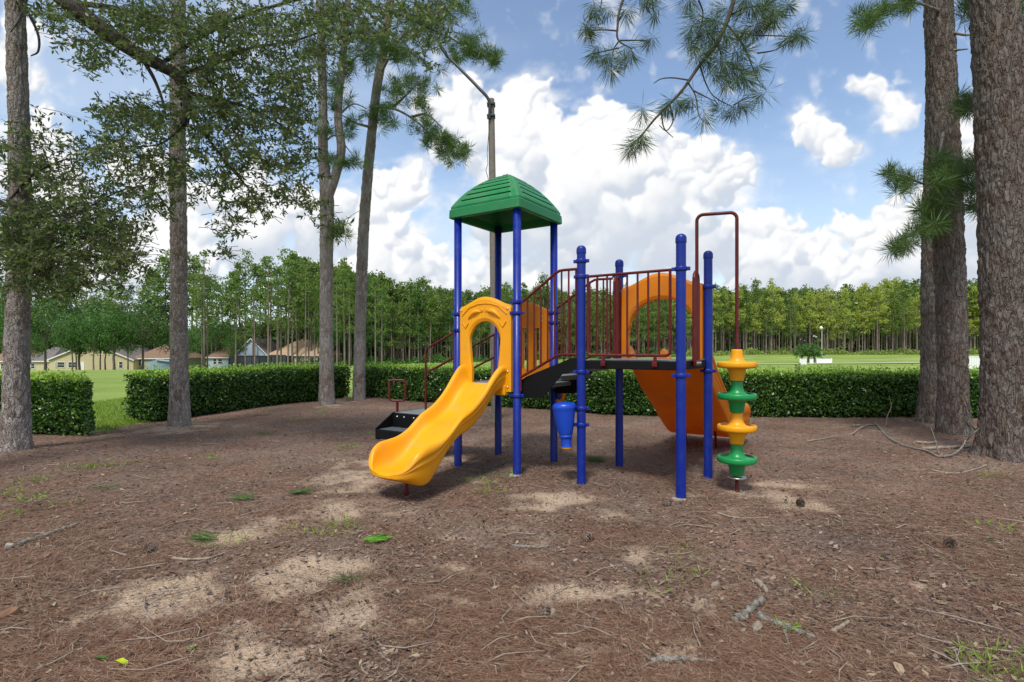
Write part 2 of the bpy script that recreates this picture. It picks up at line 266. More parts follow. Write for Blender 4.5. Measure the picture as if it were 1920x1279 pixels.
class MB:
    def __init__(s): s.v = []; s.f = []; s.sm = []
    def add(s, vs, fs, smooth=False):
        o = len(s.v); s.v += [tuple(p) for p in vs]
        for f in fs: s.f.append(tuple(i + o for i in f)); s.sm.append(smooth)
    def box(s, c, d, rot=None, bev=0.0):
        bm = bmesh.new(); bmesh.ops.create_cube(bm, size=1)
        for v in bm.verts: v.co = Vector((v.co.x * d[0], v.co.y * d[1], v.co.z * d[2]))
        if bev > 0: bmesh.ops.bevel(bm, geom=list(bm.edges), offset=bev, segments=2, affect='EDGES', profile=.6)
        M_ = Matrix.Translation(Vector(c)) @ (rot.to_4x4() if rot is not None else Matrix())
        bm.verts.index_update(); s.add([M_ @ v.co for v in bm.verts], [[v.index for v in f.verts] for f in bm.faces]); bm.free()
    def tube(s, pts, r, n=10, caps=True, smooth=True):
        pts = [Vector(p) for p in pts]; m = len(pts); r = [r] * m if not hasattr(r, '__len__') else list(r)
        t0 = (pts[1] - pts[0]).normalized(); a = Vector((0, 0, 1)) if abs(t0.z) < .9 else Vector((1, 0, 0))
        nrm = t0.cross(a).normalized(); rings = []; pt = t0
        for i, p in enumerate(pts):
            t = (pts[min(i + 1, m - 1)] - pts[max(i - 1, 0)]); t = t.normalized() if t.length > 1e-9 else pt
            q = pt.rotation_difference(t); nrm = q @ nrm; pt = t; b = t.cross(nrm)
            rings.append([p + (nrm * math.cos(2 * math.pi * k / n) + b * math.sin(2 * math.pi * k / n)) * r[i] for k in range(n)])
        fs = [(i * n + k, i * n + (k + 1) % n, (i + 1) * n + (k + 1) % n, (i + 1) * n + k) for i in range(m - 1) for k in range(n)]
        s.add([p for q in rings for p in q], fs, smooth)
        if caps: s.add(rings[0], [tuple(range(n - 1, -1, -1))]); s.add(rings[-1], [tuple(range(n))])
    def lathe(s, prof, c=(0, 0, 0), n=32, smooth=True, M_=None):
        c = Vector(c); m = len(prof)
        vs = [Vector((r * math.cos(2 * math.pi * k / n), r * math.sin(2 * math.pi * k / n), z)) for r, z in prof for k in range(n)]
        vs = [c + (M_ @ v if M_ is not None else v) for v in vs]
        fs = [(i * n + k, i * n + (k + 1) % n, (i + 1) * n + (k + 1) % n, (i + 1) * n + k) for i in range(m - 1) for k in range(n)]
        s.add(vs, fs, smooth)
    def loft(s, rings, smooth=True, caps=True):
        n = len(rings[0]); m = len(rings)
        fs = [(i * n + k, i * n + (k + 1) % n, (i + 1) * n + (k + 1) % n, (i + 1) * n + k) for i in range(m - 1) for k in range(n)]
        s.add([p for q in rings for p in q], fs, smooth)
        if caps: s.add(rings[0], [tuple(range(n - 1, -1, -1))]); s.add(rings[-1], [tuple(range(n))])
    def strip(s, A, B, y0, y1, bev=.012):
        """solid band between 2-D outlines A and B (x,z), thick from y0 to y1, softened front and back edges"""
        n = len(A); ys = (y0, y0 + bev, y1 - bev, y1)
        def inset(P, Q, e): return [(p[0] + (q[0] - p[0]) * e, p[1] + (q[1] - p[1]) * e) for p, q in zip(P, Q)]
        e = .12; A2, B2 = inset(A, B, e), inset(B, A, e)
        rows = [[(p[0], ys[0], p[1]) for p in B2], [(p[0], ys[1], p[1]) for p in B], [(p[0], ys[2], p[1]) for p in B], [(p[0], ys[3], p[1]) for p in B2],
                [(p[0], ys[3], p[1]) for p in A2], [(p[0], ys[2], p[1]) for p in A], [(p[0], ys[1], p[1]) for p in A], [(p[0], ys[0], p[1]) for p in A2]]
        rings = [[rows[k][i] for k in range(8)] for i in range(n)]
        s.loft(rings, smooth=False)
    def build(s, name, material, parent=None):
        me = bpy.data.meshes.new(name); me.from_pydata(s.v, [], s.f); me.polygons.foreach_set('use_smooth', s.sm); me.update()
        bm = bmesh.new(); bm.from_mesh(me); bmesh.ops.recalc_face_normals(bm, faces=bm.faces); bm.to_mesh(me); bm.free()
        return link(name, me, material, parent)

def arc(c, r, a0, a1, n, ax=(1, 0, 0), ay=(0, 0, 1)):
    c, ax, ay = Vector(c), Vector(ax), Vector(ay)
    return [c + ax * (r * math.cos(R(a0 + (a1 - a0) * i / n))) + ay * (r * math.sin(R(a0 + (a1 - a0) * i / n))) for i in range(n + 1)]

# vectorised leaf quads: rhombus with a slight fold
def leaf_quads(P, D, Nn, Ln, Wd):
    """P base points, D unit directions, Nn approx normals, lengths, widths -> V,F"""
    S = np.cross(D, Nn); S /= np.linalg.norm(S, axis=1, keepdims=True) + 1e-9
    n = len(P); L_ = Ln[:, None]; W_ = Wd[:, None]
    mid = P + D * L_ * .5
    V = np.stack([P, mid + S * W_ * .5, P + D * L_, mid - S * W_ * .5], axis=1).reshape(-1, 3)
    return V, np.arange(4 * n).reshape(-1, 4)

def rand_unit(n):
    v = rng.normal(size=(n, 3)); return v / np.linalg.norm(v, axis=1, keepdims=True)

# ================================================================== SETTING
def tz(x, y):                       # lawn height: falls away gently to the far left
    s = sstep(22, 115, y); return (np.clip(-1.3 + .023 * np.asarray(x, float), -3.9, .15)) * s - .03

# ---- lawn: one sheet to the horizon
def ground_sheet():
    xs = np.concatenate([np.linspace(-1500, -160, 18), np.linspace(-150, 150, 121), np.linspace(160, 1500, 18)])
    ys = np.concatenate([np.linspace(-600, -40, 8), np.linspace(-30, 190, 89), np.linspace(200, 2200, 18)])
    X, Y = np.meshgrid(xs, ys); Z = tz(X, Y) + (fbm(X * .09, Y * .09, 3, 5) - .5) * .12 * sstep(16, 40, Y)
    V = np.stack([X, Y, Z], -1).reshape(-1, 3); nx = len(xs)
    i, j = np.meshgrid(np.arange(len(ys) - 1), np.arange(nx - 1), indexing='ij'); a = (i * nx + j).ravel()
    me = arr_mesh('ground', V, np.stack([a, a + 1, a + nx + 1, a + nx], 1), True)
    m = bpy.data.materials.new('lawn'); m.use_nodes = True; nt = m.node_tree; N = nt.nodes; L = nt.links; p = N['Principled BSDF']; p.inputs['Roughness'].default_value = .8; p.inputs['Specular IOR Level'].default_value = .15
    tc = N.new('ShaderNodeTexCoord')
    t = N.new('ShaderNodeTexNoise'); t.inputs['Scale'].default_value = .12; t.inputs['Detail'].default_value = 8; t.inputs['Roughness'].default_value = .62; L.new(tc.outputs['Object'], t.inputs['Vector'])
    cr = N.new('ShaderNodeValToRGB'); L.new(t.outputs['Fac'], cr.inputs[0]); cr.color_ramp.elements[0].position = .38; cr.color_ramp.elements[1].position = .64
    cr.color_ramp.elements[0].color = (.135, .215, .034, 1); cr.color_ramp.elements[1].color = (.27, .335, .08, 1)
    f = N.new('ShaderNodeTexNoise'); f.inputs['Scale'].default_value = 22; f.inputs['Detail'].default_value = 6; L.new(tc.outputs['Object'], f.inputs['Vector'])
    mx = N.new('ShaderNodeMix'); mx.data_type = 'RGBA'; mx.blend_type = 'OVERLAY'; mx.inputs[0].default_value = .6; L.new(cr.outputs[0], mx.inputs[6]); L.new(f.outputs['Fac'], mx.inputs[7]); L.new(mx.outputs[2], p.inputs['Base Color'])
    b = N.new('ShaderNodeBump'); b.inputs['Strength'].default_value = .7; b.inputs['Distance'].default_value = .05; L.new(f.outputs['Fac'], b.inputs['Height']); L.new(b.outputs[0], p.inputs['Normal'])
    o = link('ground', me, m); o['kind'] = 'structure'
ground_sheet()

# ---- hedge base lines (front foot of each hedge)
HL = [G(-130, 812), G(40, 816), G(166, 820)]
HA = [G(292, 793), G(345, 786), G(420, 775), G(500, 764), G(590, 754), G(655, 747)]
HB = [G(664, 747), G(700, 749), G(760, 754), G(870, 761), G(1000, 768), G(1160, 780), G(1400, 785), G(1700, 786), G(1930, 788)]

# ---- litter bed of the playground
SAND = [(310,1130,125,42,1),(230,1150,70,25,.9),(370,1100,60,30,.8),(600,1072,95,26,1),(520,1085,50,16,.7),(500,1225,130,34,1),(400,1240,60,25,.6),(640,955,75,20,.8),(560,965,60,14,.6),(430,1003,70,18,.85),
        (490,985,60,14,.7),(1040,1115,90,24,.85),(1085,1100,40,20,.8),(1140,1110,36,18,.75),(1190,1115,30,14,.6),(690,1130,60,22,.75),(650,1150,70,18,.6),(850,1140,60,16,.55),(880,1070,60,10,.6),
        (1275,1240,95,30,.9),(1100,1215,60,24,.7),(975,1245,70,22,.65),(1285,1265,90,20,.7),(1060,937,85,12,.8),(1000,930,50,10,.5),(1180,970,50,14,.5),(1230,1050,50,24,.6),(1480,945,90,18,.6),(1440,930,60,14,.5),(1360,955,60,12,.4),(1500,965,60,14,.5),
        (640,905,90,20,.55),(690,870,60,16,.55),(840,860,60,12,.5),(900,900,60,12,.4),(740,955,60,14,.4),(760,985,50,12,.35),(905,1015,60,14,.35),(1040,1010,60,12,.35),(950,990,60,12,.3),
        (360,803,60,10,.7),(620,760,50,6,.5),(1300,1130,60,26,.45),(1720,1090,40,12,.4),(1010,1055,50,10,.4),(1600,800,60,8,.3),(830,1000,50,12,.3),(720,1180,60,16,.4),(1250,930,50,10,.4),(1470,905,60,10,.5)]
SE = []
for (px, py, rx, ry, wgt) in SAND:
    c = G(px, py); SE.append((c.x, c.y, (G(px + rx, py) - c).length, abs(G(px, py - ry).y - G(px, py + ry).y) / 2, wgt))
def sand_mask(X, Y):
    wx = X + (fbm(X * 2.3, Y * 2.3, 4, 21) - .5) * .55; wy = Y + (fbm(X * 2.3, Y * 2.3, 4, 31) - .5) * .55
    s = np.zeros_like(X)
    for (cx, cy, rx, ry, wgt) in SE:
        d = np.sqrt(((wx - cx) / (rx * 1.3)) ** 2 + ((wy - cy) / (ry * 1.35)) ** 2); s = np.maximum(s, wgt * np.clip(1.25 - d, 0, 1))
    s = s + (fbm(X * 6, Y * 6, 4, 77) - .5) * 1.1 * np.clip(s * 4, 0, 1) + .35 * np.clip(fbm(X * 1.1, Y * 1.1, 5, 17) - .56, 0, 1) * 3
    return np.clip(sstep(.10, .95, s), 0, 1)

def bed_outline():
    off = lambda P, d: [Vector((p.x, p.y + d, 0)) for p in P]
    pts = [Vector((-16, -6, 0)), Vector((-16, 7.6, 0))] + off(HL, .35) + [G(180, 812), G(236, 798)] + off(HA, .35) + off(HB, .4) + [Vector((22, 10.9, 0)), Vector((22, -6, 0))]
    return np.array([(p.x, p.y) for p in pts])
OUT = bed_outline()
def inside(X, Y):
    r = np.zeros(X.shape, bool); n = len(OUT); j = n - 1
    for i in range(n):
        xi, yi = OUT[i]; xj, yj = OUT[j]
        c = ((yi > Y) != (yj > Y)) & (X < (xj - xi) * (Y - yi) / (yj - yi + 1e-12) + xi); r ^= c; j = i
    return r
def bed_z(X, Y):
    X = np.asarray(X, float); Y = np.asarray(Y, float)
    z = (fbm(X * .55, Y * .55, 3, 3) - .5) * .05 + (fbm(X * 4, Y * 4, 3, 9) - .5) * .022
    for (tx, ty, a, r) in MOUND: z = z + a * np.exp(-((X - tx) ** 2 + (Y - ty) ** 2) / (r * r))
    return z + .012
MOUND = [(5.95, 6.45, .07, .7), (6.9, 8.44, .05, .6), (7.7, 9.84, .05, .6), (-6.49, 7.05, .05, .5), (-5.74, 9.31, .06, .6), (-4.44, 12.9, .05, .6), (-4.06, 14.3, .05, .6)]

def bed_sheet():
    xs = np.concatenate([np.arange(-16, -9, .35), np.arange(-9, 9.0, .055), np.arange(9.05, 22.1, .35)])
    ys = np.concatenate([np.arange(-6, 1.2, .35), np.arange(1.25, 8, .05), np.arange(8.05, 18.5, .12)])
    X, Y = np.meshgrid(xs, ys); Z = bed_z(X, Y); sm = sand_mask(X, Y); Z = Z - sm * .008 + (rng.random(X.shape) - .5) * .008
    V = np.stack([X, Y, Z], -1).reshape(-1, 3); nx = len(xs)
    i, j = np.meshgrid(np.arange(len(ys) - 1), np.arange(nx - 1), indexing='ij'); a = (i * nx + j).ravel()
    Fq = np.stack([a, a + 1, a + nx + 1, a + nx], 1)
    C = V[Fq].mean(1); ed = .35 * (fbm(C[:, 0] * 1.8, C[:, 1] * 1.8, 4, 55) - .5)
    keep = inside(C[:, 0] + ed, C[:, 1] + ed); Fq = Fq[keep]
    used = np.unique(Fq); rm = np.full(len(V), -1); rm[used] = np.arange(len(used))
    me = arr_mesh('litter_bed', V[used], rm[Fq], True)
    at_ = me.attributes.new('sand', 'FLOAT', 'POINT'); at_.data.foreach_set('value', sm.reshape(-1)[used].astype(np.float32))
    m = bpy.data.materials.new('forest_litter'); m.use_nodes = True; nt = m.node_tree; N = nt.nodes; L = nt.links; p = N['Principled BSDF']; p.inputs['Roughness'].default_value = .95; p.inputs['Specular IOR Level'].default_value = .1
    tc = N.new('ShaderNodeTexCoord'); ob = tc.outputs['Object']
    def nz(sc, de, ro=.6, di=0, vec=None):
        t = N.new('ShaderNodeTexNoise'); t.inputs['Scale'].default_value = sc; t.inputs['Detail'].default_value = de; t.inputs['Roughness'].default_value = ro; t.inputs['Distortion'].default_value = di; L.new(vec or ob, t.inputs['Vector']); return t.outputs['Fac']
    def ramp(fac, stops):
        c = N.new('ShaderNodeValToRGB'); L.new(fac, c.inputs[0]); e = c.color_ramp.elements
        e[0].position, e[0].color = stops[0][0], (*stops[0][1], 1); e[1].position, e[1].color = stops[-1][0], (*stops[-1][1], 1)
        for q, col in stops[1:-1]: k = e.new(q); k.color = (*col, 1)
        return c.outputs[0]
    def mix(fac, a, b, bt='MIX'):
        x = N.new('ShaderNodeMix'); x.data_type = 'RGBA'; x.blend_type = bt
        if hasattr(fac, 'links'): L.new(fac, x.inputs[0])
        else: x.inputs[0].default_value = fac
        L.new(a, x.inputs[6]); L.new(b, x.inputs[7]); return x.outputs[2]
    chip = N.new('ShaderNodeTexVoronoi'); chip.inputs['Scale'].default_value = 55; L.new(ob, chip.inputs['Vector'])
    cs = N.new('ShaderNodeSeparateColor'); L.new(chip.outputs['Color'], cs.inputs[0])
    base = ramp(cs.outputs[0], [(0, (.050, .036, .029)), (.35, (.105, .076, .060)), (.6, (.165, .122, .097)), (.85, (.235, .182, .148)), (.97, (.35, .285, .235))])
    redn = ramp(nz(1.4, 5), [(.40, (.19, .145, .12)), (.62, (.215, .122, .089))])
    c1 = mix(.5, base, redn)
    tone = ramp(nz(.9, 6, .65), [(.32, (.30, .29, .285)), (.70, (.72, .69, .665))]); c1 = mix(.75, c1, tone, 'OVERLAY')
    fine = nz(120, 4, .7); c1 = mix(.5, c1, ramp(fine, [(.3, (.32, .3, .29)), (.7, (.68, .66, .64))]), 'OVERLAY')
    sand = ramp(nz(45, 5, .7), [(.3, (.40, .305, .22)), (.55, (.54, .435, .33)), (.75, (.63, .53, .43))])
    sand = mix(.35, sand, ramp(nz(3, 4), [(.35, (.40, .36, .34)), (.65, (.64, .55, .46))]), 'OVERLAY')
    A = N.new('ShaderNodeAttribute'); A.attribute_name = 'sand'
    br = N.new('ShaderNodeMath'); br.operation = 'MULTIPLY_ADD'; L.new(nz(38, 5, .75), br.inputs[0]); br.inputs[1].default_value = 1.9; br.inputs[2].default_value = -.95
    sm_ = N.new('ShaderNodeMath'); sm_.operation = 'ADD'; sm_.use_clamp = True; L.new(A.outputs['Fac'], sm_.inputs[0]); L.new(br.outputs[0], sm_.inputs[1])
    mrs = N.new('ShaderNodeMapRange'); L.new(sm_.outputs[0], mrs.inputs[0]); mrs.inputs[1].default_value = .14; mrs.inputs[2].default_value = 1.0; mrs.inputs[4].default_value = .86
    L.new(mix(mrs.outputs[0], c1, sand), p.inputs['Base Color'])
    hgt = N.new('ShaderNodeMath'); hgt.operation = 'ADD'; L.new(fine, hgt.inputs[0]); L.new(chip.outputs['Distance'], hgt.inputs[1])
    b = N.new('ShaderNodeBump'); b.inputs['Strength'].default_value = .9; b.inputs['Distance'].default_value = .012; L.new(hgt.outputs[0], b.inputs['Height']); L.new(b.outputs[0], p.inputs['Normal'])
    o = link('litter_bed', me, m); o['kind'] = 'structure'; o['label'] = 'brown bed of pine litter and bare sand under the playground'
bed_sheet()

# ---- hedges
def hedge(P, H, T, label, seed, end0=True, end1=True, bdir=None):
    pts = [Vector((p.x, p.y, 0)) for p in catmull(P, 8)]; n = len(pts)
    o = empty('hedge', (pts[n // 2].x, pts[n // 2].y, 0), 0, label, 'hedge', 'clipped hedges round the playground'); base = Vector(o.location)
    tang = [(pts[min(i + 1, n - 1)] - pts[max(i - 1, 0)]).normalized() for i in range(n)]
    back = [Vector((-t.y, t.x, 0)) for t in tang]
    back = [b if b.y > 0 or (b.y > -.2 and b.x < 0) else -b for b in back]
    if bdir: back = [Vector((*bdir, 0)).normalized()] * n
    # core
    mb = MB(); e = .07; ring = []
    for i in range(n):
        q = pts[i] + tang[i] * (e if i == 0 else -e if i == n - 1 else 0) - base; b = back[i]
        wob = .03 * math.sin(i * 1.7)
        ring.append([q + b * (e + .12), q + b * e + Vector((0, 0, .14)), q + b * e + Vector((0, 0, H - e - .06)), q + b * (e + .07) + Vector((0, 0, H - e + wob)), q + b * (T - e - .07) + Vector((0, 0, H - e + wob)), q + b * (T - e) + Vector((0, 0, H - e - .06)), q + b * (T - e) + Vector((0, 0, .05))])
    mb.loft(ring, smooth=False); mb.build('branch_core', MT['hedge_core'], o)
    seg = [0]
    for i in range(n - 1): seg.append(seg[-1] + (pts[i + 1] - pts[i]).length)
    Ltot = seg[-1]; seg = np.array(seg)
    PX = np.array([[p.x, p.y] for p in pts]); BX = np.array([[b.x, b.y] for b in back])
    def frame(s):
        p = np.stack([np.interp(s, seg, PX[:, 0]), np.interp(s, seg, PX[:, 1])], 1); b = np.stack([np.interp(s, seg, BX[:, 0]), np.interp(s, seg, BX[:, 1])], 1); return p, b
    def scatter(nm, cnt, mode, material, lmin, lmax):
        s = rng.random(cnt) * Ltot; p, b = frame(s); nrm = np.zeros((cnt, 3))
        if mode == 'front': d = np.zeros(cnt); z = .03 + rng.random(cnt) ** .9 * (H - .02); nrm[:, :2] = -b
        elif mode == 'back': d = np.full(cnt, T); z = .1 + rng.random(cnt) * (H - .1); nrm[:, :2] = b
        elif mode == 'top': d = rng.random(cnt) * (T + .05) - .04; z = np.full(cnt, H); nrm[:, 2] = 1
        else:
            k0 = rng.random(cnt) < .5; k0 = np.ones(cnt, bool) if not end1 else (np.zeros(cnt, bool) if not end0 else k0)
            s = np.where(k0, 0, Ltot); p, b = frame(s); d = rng.random(cnt) * T; z = .05 + rng.random(cnt) * (H - .05)
            t = np.stack([b[:, 1], -b[:, 0]], 1); nrm[:, :2] = np.where(k0[:, None], -t, t)
            if np.dot(t[0], PX[-1] - PX[0]) < 0: nrm *= -1
        bulge = (fbm(s * 2.2 + seed, z * 2.6 + d * 1.3, 3, seed) - .5) * .22
        depth = -rng.random(cnt) ** 1.6 * .13 + bulge * .6 + .02
        foot = np.where((z < .12) & (mode == 'front'), -.05, 0)
        Pp = np.concatenate([p + b * d[:, None], z[:, None]], 1) + nrm * (depth + foot)[:, None]
        Pp[:, 2] = np.maximum(Pp[:, 2], .015)
        dr = nrm * .55 + rand_unit(cnt) * .8 + np.array([0, 0, .35]); dr /= np.linalg.norm(dr, axis=1, keepdims=True)
        nn = nrm * .9 + rand_unit(cnt) * .75; Ln = lmin + rng.random(cnt) * (lmax - lmin)
        V, Fq = leaf_quads(Pp, dr, nn, Ln, Ln * (.5 + .15 * rng.random(cnt))); V -= np.array(base)
        return V, Fq
    def join(lst):
        Vs, Fs, k = [], [], 0
        for V, Fq in lst: Vs.append(V); Fs.append(Fq + k); k += len(V)
        return np.concatenate(Vs), np.concatenate(Fs)
    k = Ltot
    sides = [scatter('f', int(k * 1900), 'front', None, .04, .075), scatter('b', int(k * 350), 'back', None, .05, .09), scatter('e', 2400, 'end', None, .04, .075), scatter('u', int(k * 700), 'top', None, .04, .07)]
    V, Fq = join(sides); link('foliage', arr_mesh('hedge_foliage', V, Fq), MT['hedge_leaf'], o)
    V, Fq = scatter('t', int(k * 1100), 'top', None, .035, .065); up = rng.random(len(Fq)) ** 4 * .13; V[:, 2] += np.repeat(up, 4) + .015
    link('top_leaves', arr_mesh('hedge_top_leaves', V, Fq), MT['hedge_top'], o)  # top leaves and stray shoots, their sunlit look put into the leaf colour
    return o
hedge(HL, .84, .8, 'short clipped hedge behind the leftmost pine trunk, left of the gap', 1, bdir=(-.62, .78))
hedge(HA, .85, .85, 'clipped hedge running back diagonally from the gap behind the second pine trunk', 2)
hedge(HB, .85, .85, 'long clipped hedge curving across behind the play structure', 3)

# a sprig standing out of the back hedge
def sprig():
    b = G(1516, 785) + Vector((0, .4, .84)); mb = MB(); mb.tube([(0, 0, -.1), (.01, 0, .08), (-.01, 0, .2)], .004, 5)
    o = empty('hedge_sprig', b, 0, 'lone leafy shoot sticking up out of the long back hedge', 'shoot'); mb.build('stem', MT['twig'], o)
    n = 7; P = np.array([[0, 0, .04 + .026 * i] for i in range(n)]); D = np.array([[(-1) ** i * .8, .1, .6] for i in range(n)], float); D /= np.linalg.norm(D, axis=1, keepdims=True)
    V, Fq = leaf_quads(P, D, np.tile([0., -1, .3], (n, 1)), np.full(n, .09), np.full(n, .045)); link('leaves', arr_mesh('sprig_leaves', V, Fq), MT['hedge_leaf'], o)
sprig()

# ---- grass blades in the gap and weeds
def grass_patch(name, cx, cy, rx, ry, n, hmin, hmax, zf, material, width=.006):
    a = rng.random(n) * 2 * math.pi; r = np.sqrt(rng.random(n)); X = cx + rx * r * np.cos(a); Y = cy + ry * r * np.sin(a)
    P = np.stack([X, Y, zf(X, Y)], 1); D = rand_unit(n) * .55; D[:, 2] = np.abs(D[:, 2]) + .7; D /= np.linalg.norm(D, axis=1, keepdims=True)
    Ln = hmin + rng.random(n) * (hmax - hmin); V, Fq = leaf_quads(P, D, rand_unit(n), Ln, np.full(n, width)); return V, Fq
def lawn_grass():
    n = 60000; X = -11 + rng.random(n) * 7.5; Y = 9.3 + rng.random(n) ** 1.3 * 14
    keep = (~inside(X, Y)) & (np.abs((X / Y) + .74) < .16); X, Y = X[keep], Y[keep]; m = len(X)
    P = np.stack([X, Y, tz(X, Y) - .005], 1); D = rand_unit(m) * .6; D[:, 2] = np.abs(D[:, 2]) + .6; D /= np.linalg.norm(D, axis=1, keepdims=True)
    Ln = .05 + rng.random(m) * .06; V, Fq = leaf_quads(P, D, rand_unit(m), Ln, np.full(m, .012))
    o = link('lawn_grass', arr_mesh('lawn_grass', V, Fq), MT['grass']); o['kind'] = 'stuff'; o['label'] = 'mown green grass of the lawn in the hedge gap'; o['category'] = 'grass'
lawn_grass()

# ---- fallen needles, chips, leaves: nobody could count them
def litter():
    def pts(n, p=1.7, y0=1.6, y1=15.5):
        u = rng.random(n); Y = (y0 ** (1 - p) + u * (y1 ** (1 - p) - y0 ** (1 - p))) ** (1 / (1 - p)); X = (rng.random(n) * 2 - 1) * (Y * 1.05 + .5); k = inside(X, Y - .5); return X[k], Y[k]
    def thin(X, Y, f): k = rng.random(len(X)) > sand_mask(X, Y) * f; return X[k], Y[k]
    X, Y = pts(300000); X, Y = thin(X, Y, .74)
    cl = fbm(X * 1.3, Y * 1.3, 4, 91); k = rng.random(len(X)) < np.clip((cl - .25) * 2.4, .12, 1); X, Y = X[k], Y[k]; n = len(X)
    ang = (fbm(X * .8, Y * .8, 2, 14) * 6 + rng.normal(size=n) * .9); Ln = .05 + rng.random(n) * .11
    D = np.stack([np.cos(ang), np.sin(ang), rng.normal(size=n) * .10], 1); D /= np.linalg.norm(D, axis=1, keepdims=True)
    P = np.stack([X, Y, bed_z(X, Y) + .006 + rng.random(n) * .012], 1) - D * Ln[:, None] * .5; P[:, 2] = np.maximum(P[:, 2], bed_z(X, Y) + .002)
    wd = .0012 + .00042 * Y
    V, Fq = leaf_quads(P, D, np.tile([0., 0, 1], (n, 1)) + rand_unit(n) * .3, Ln, wd)
    o = link('pine_straw', arr_mesh('pine_straw', V, Fq), MT['straw']); o['kind'] = 'stuff'; o['label'] = 'fallen rust brown pine needles scattered over the ground'; o['category'] = 'pine straw'
    X, Y = pts(120000, 1.6); X, Y = thin(X, Y, .55); n = len(X); ang = rng.random(n) * 6.28
    Ln = (.008 + rng.random(n) ** 4 * .032) * (1 + .05 * Y); D = np.stack([np.cos(ang), np.sin(ang), rng.normal(size=n) * .25], 1); D /= np.linalg.norm(D, axis=1, keepdims=True)
    P = np.stack([X, Y, bed_z(X, Y) + .004 + rng.random(n) * .008], 1)
    V, Fq = leaf_quads(P, D, np.tile([0., 0, 1], (n, 1)) + rand_unit(n) * .6, Ln, Ln * (.2 + .4 * rng.random(n)))
    o = link('bark_chips', arr_mesh('bark_chips', V, Fq), MT['chips']); o['kind'] = 'stuff'; o['label'] = 'small bark flakes and wood chips strewn over the ground'; o['category'] = 'bark chips'
    X, Y = pts(1300, 1.6); n = len(X); ang = rng.random(n) * 6.28; Ln = .02 + rng.random(n) * .045
    D = np.stack([np.cos(ang), np.sin(ang), rng.random(n) * .35], 1); D /= np.linalg.norm(D, axis=1, keepdims=True); P = np.stack([X, Y, bed_z(X, Y) + .008], 1)
    V, Fq = leaf_quads(P, D, np.tile([0., 0, 1], (n, 1)) + rand_unit(n) * .5, Ln, Ln * .4)
    o = link('dry_leaves', arr_mesh('dry_leaves', V, Fq), MT['dry_leaf']); o['kind'] = 'stuff'; o['label'] = 'small dry leaves dropped over the pine litter'; o['category'] = 'dry leaves'
    # loose thin twigs
    mb = MB()
    X, Y = pts(300, 1.5, 1.8, 11)
    for x, y in zip(X, Y):
        a = random.random() * 6.28; l_ = random.uniform(.06, .3) * (1 + .05 * y); z = float(bed_z(x, y)) + .008; c, s = math.cos(a), math.sin(a); bnd = random.uniform(-.25, .25)
        q = [(x - c * l_ / 2, y - s * l_ / 2, z), (x - s * l_ * bnd, y + c * l_ * bnd, z + .01), (x + c * l_ / 2, y + s * l_ / 2, z + random.random() * .03)]
        mb.tube(q, [.003 + .0004 * y, .0035, .0015], 4, caps=False)
    o = mb.build('small_twigs', MT['stick']); o['kind'] = 'stuff'; o['label'] = 'thin broken twigs strewn over the pine litter'; o['category'] = 'twigs'
litter()

# ================================================================== PLAY STRUCTURE (local x along the decks, local y away from the camera)
PS = empty('play_structure', (-.0617, 6.363, 0), R(-33.39), 'colourful playground structure with two slides, green canopy and blue posts on pine litter', 'playground')
TA = .408; DX, DY, DA = 1.649, .132, .498; ZL, ZU = .975, 1.25; PR = .0445

def clamp_ring(parent, x, y, z, ang=0):
    mb = MB(); r = PR + .007
    mb.lathe([(PR, -.02), (r, -.02), (r + .003, -.012), (r + .003, .012), (r, .02), (PR, .02)], (x, y, z), 24)
    for s in (0, 180):
        a = R(ang + s); c = Vector((x + math.cos(a) * (r + .014), y + math.sin(a) * (r + .014), z)); mb.box(c, (.032, .026, .034), Matrix.Rotation(a, 3, 'Z'), .006)
    o = mb.build('clamp', MT['blue'], parent)
    return o
def post(x, y, h, clamps, dome=True):
    z0 = -.25; mb = MB(); n = 28
    prof = [(PR, z0), (PR, h - (.0 if not dome else .005))]
    if not dome: prof += [(PR, h)]
    mb.lathe(prof, (x, y, 0), n); o = mb.build('post', MT['blue'], PS)
    if dome:
        mc = MB(); r = PR + .004
        mc.lathe([(r, h - .055), (r + .001, h - .05), (r + .001, h - .012)] + [(r * math.cos(R(a)), h - .012 + r * .85 * math.sin(R(a))) for a in range(10, 90, 10)] + [(.0005, h - .012 + r * .85)], (x, y, 0), n)
        mc.build('cap', MT['blue'], o)
    for z, a in clamps: clamp_ring(o, x, y, z, a)
    return o
post(-TA, -TA, 2.93, [(1.77, 0), (1.58, 90), (.93, 20)], False)
post(TA, -TA, 2.93, [(1.87, 0), (1.75, 30), (.86, 10)], False)
post(-TA, TA, 2.93, [(1.75, 0), (.9, 0)], False)
post(TA, TA, 2.93, [(1.80, 20), (1.68, 60), (.9, 0)], False)
x0, x1, y0, y1 = DX - DA, DX + DA, DY - DA, DY + DA
post(x0, y0, 2.375, [(2.245, 10), (2.09, 0), (1.13, 20), (.765, 20), (.60, 20)])
post(x0, y1, 2.375, [(2.21, 10), (2.02, 0), (1.15, 0)])
post(x1, y0, 2.375, [(2.085, 10), (1.12, 20)])
post(x1, y1, 2.375, [(2.02, 20), (1.13, 20)])
# concrete footings that peep out of the soil
for (x, y) in ((TA, -TA), (x1, y0)):
    mb = MB(); mb.lathe([(.0, .02), (.052, .019), (.066, .012), (.075, -.05)], (x - .012, y - .018, -.002), 14); mb.build('footing', MT['concrete'], PS)

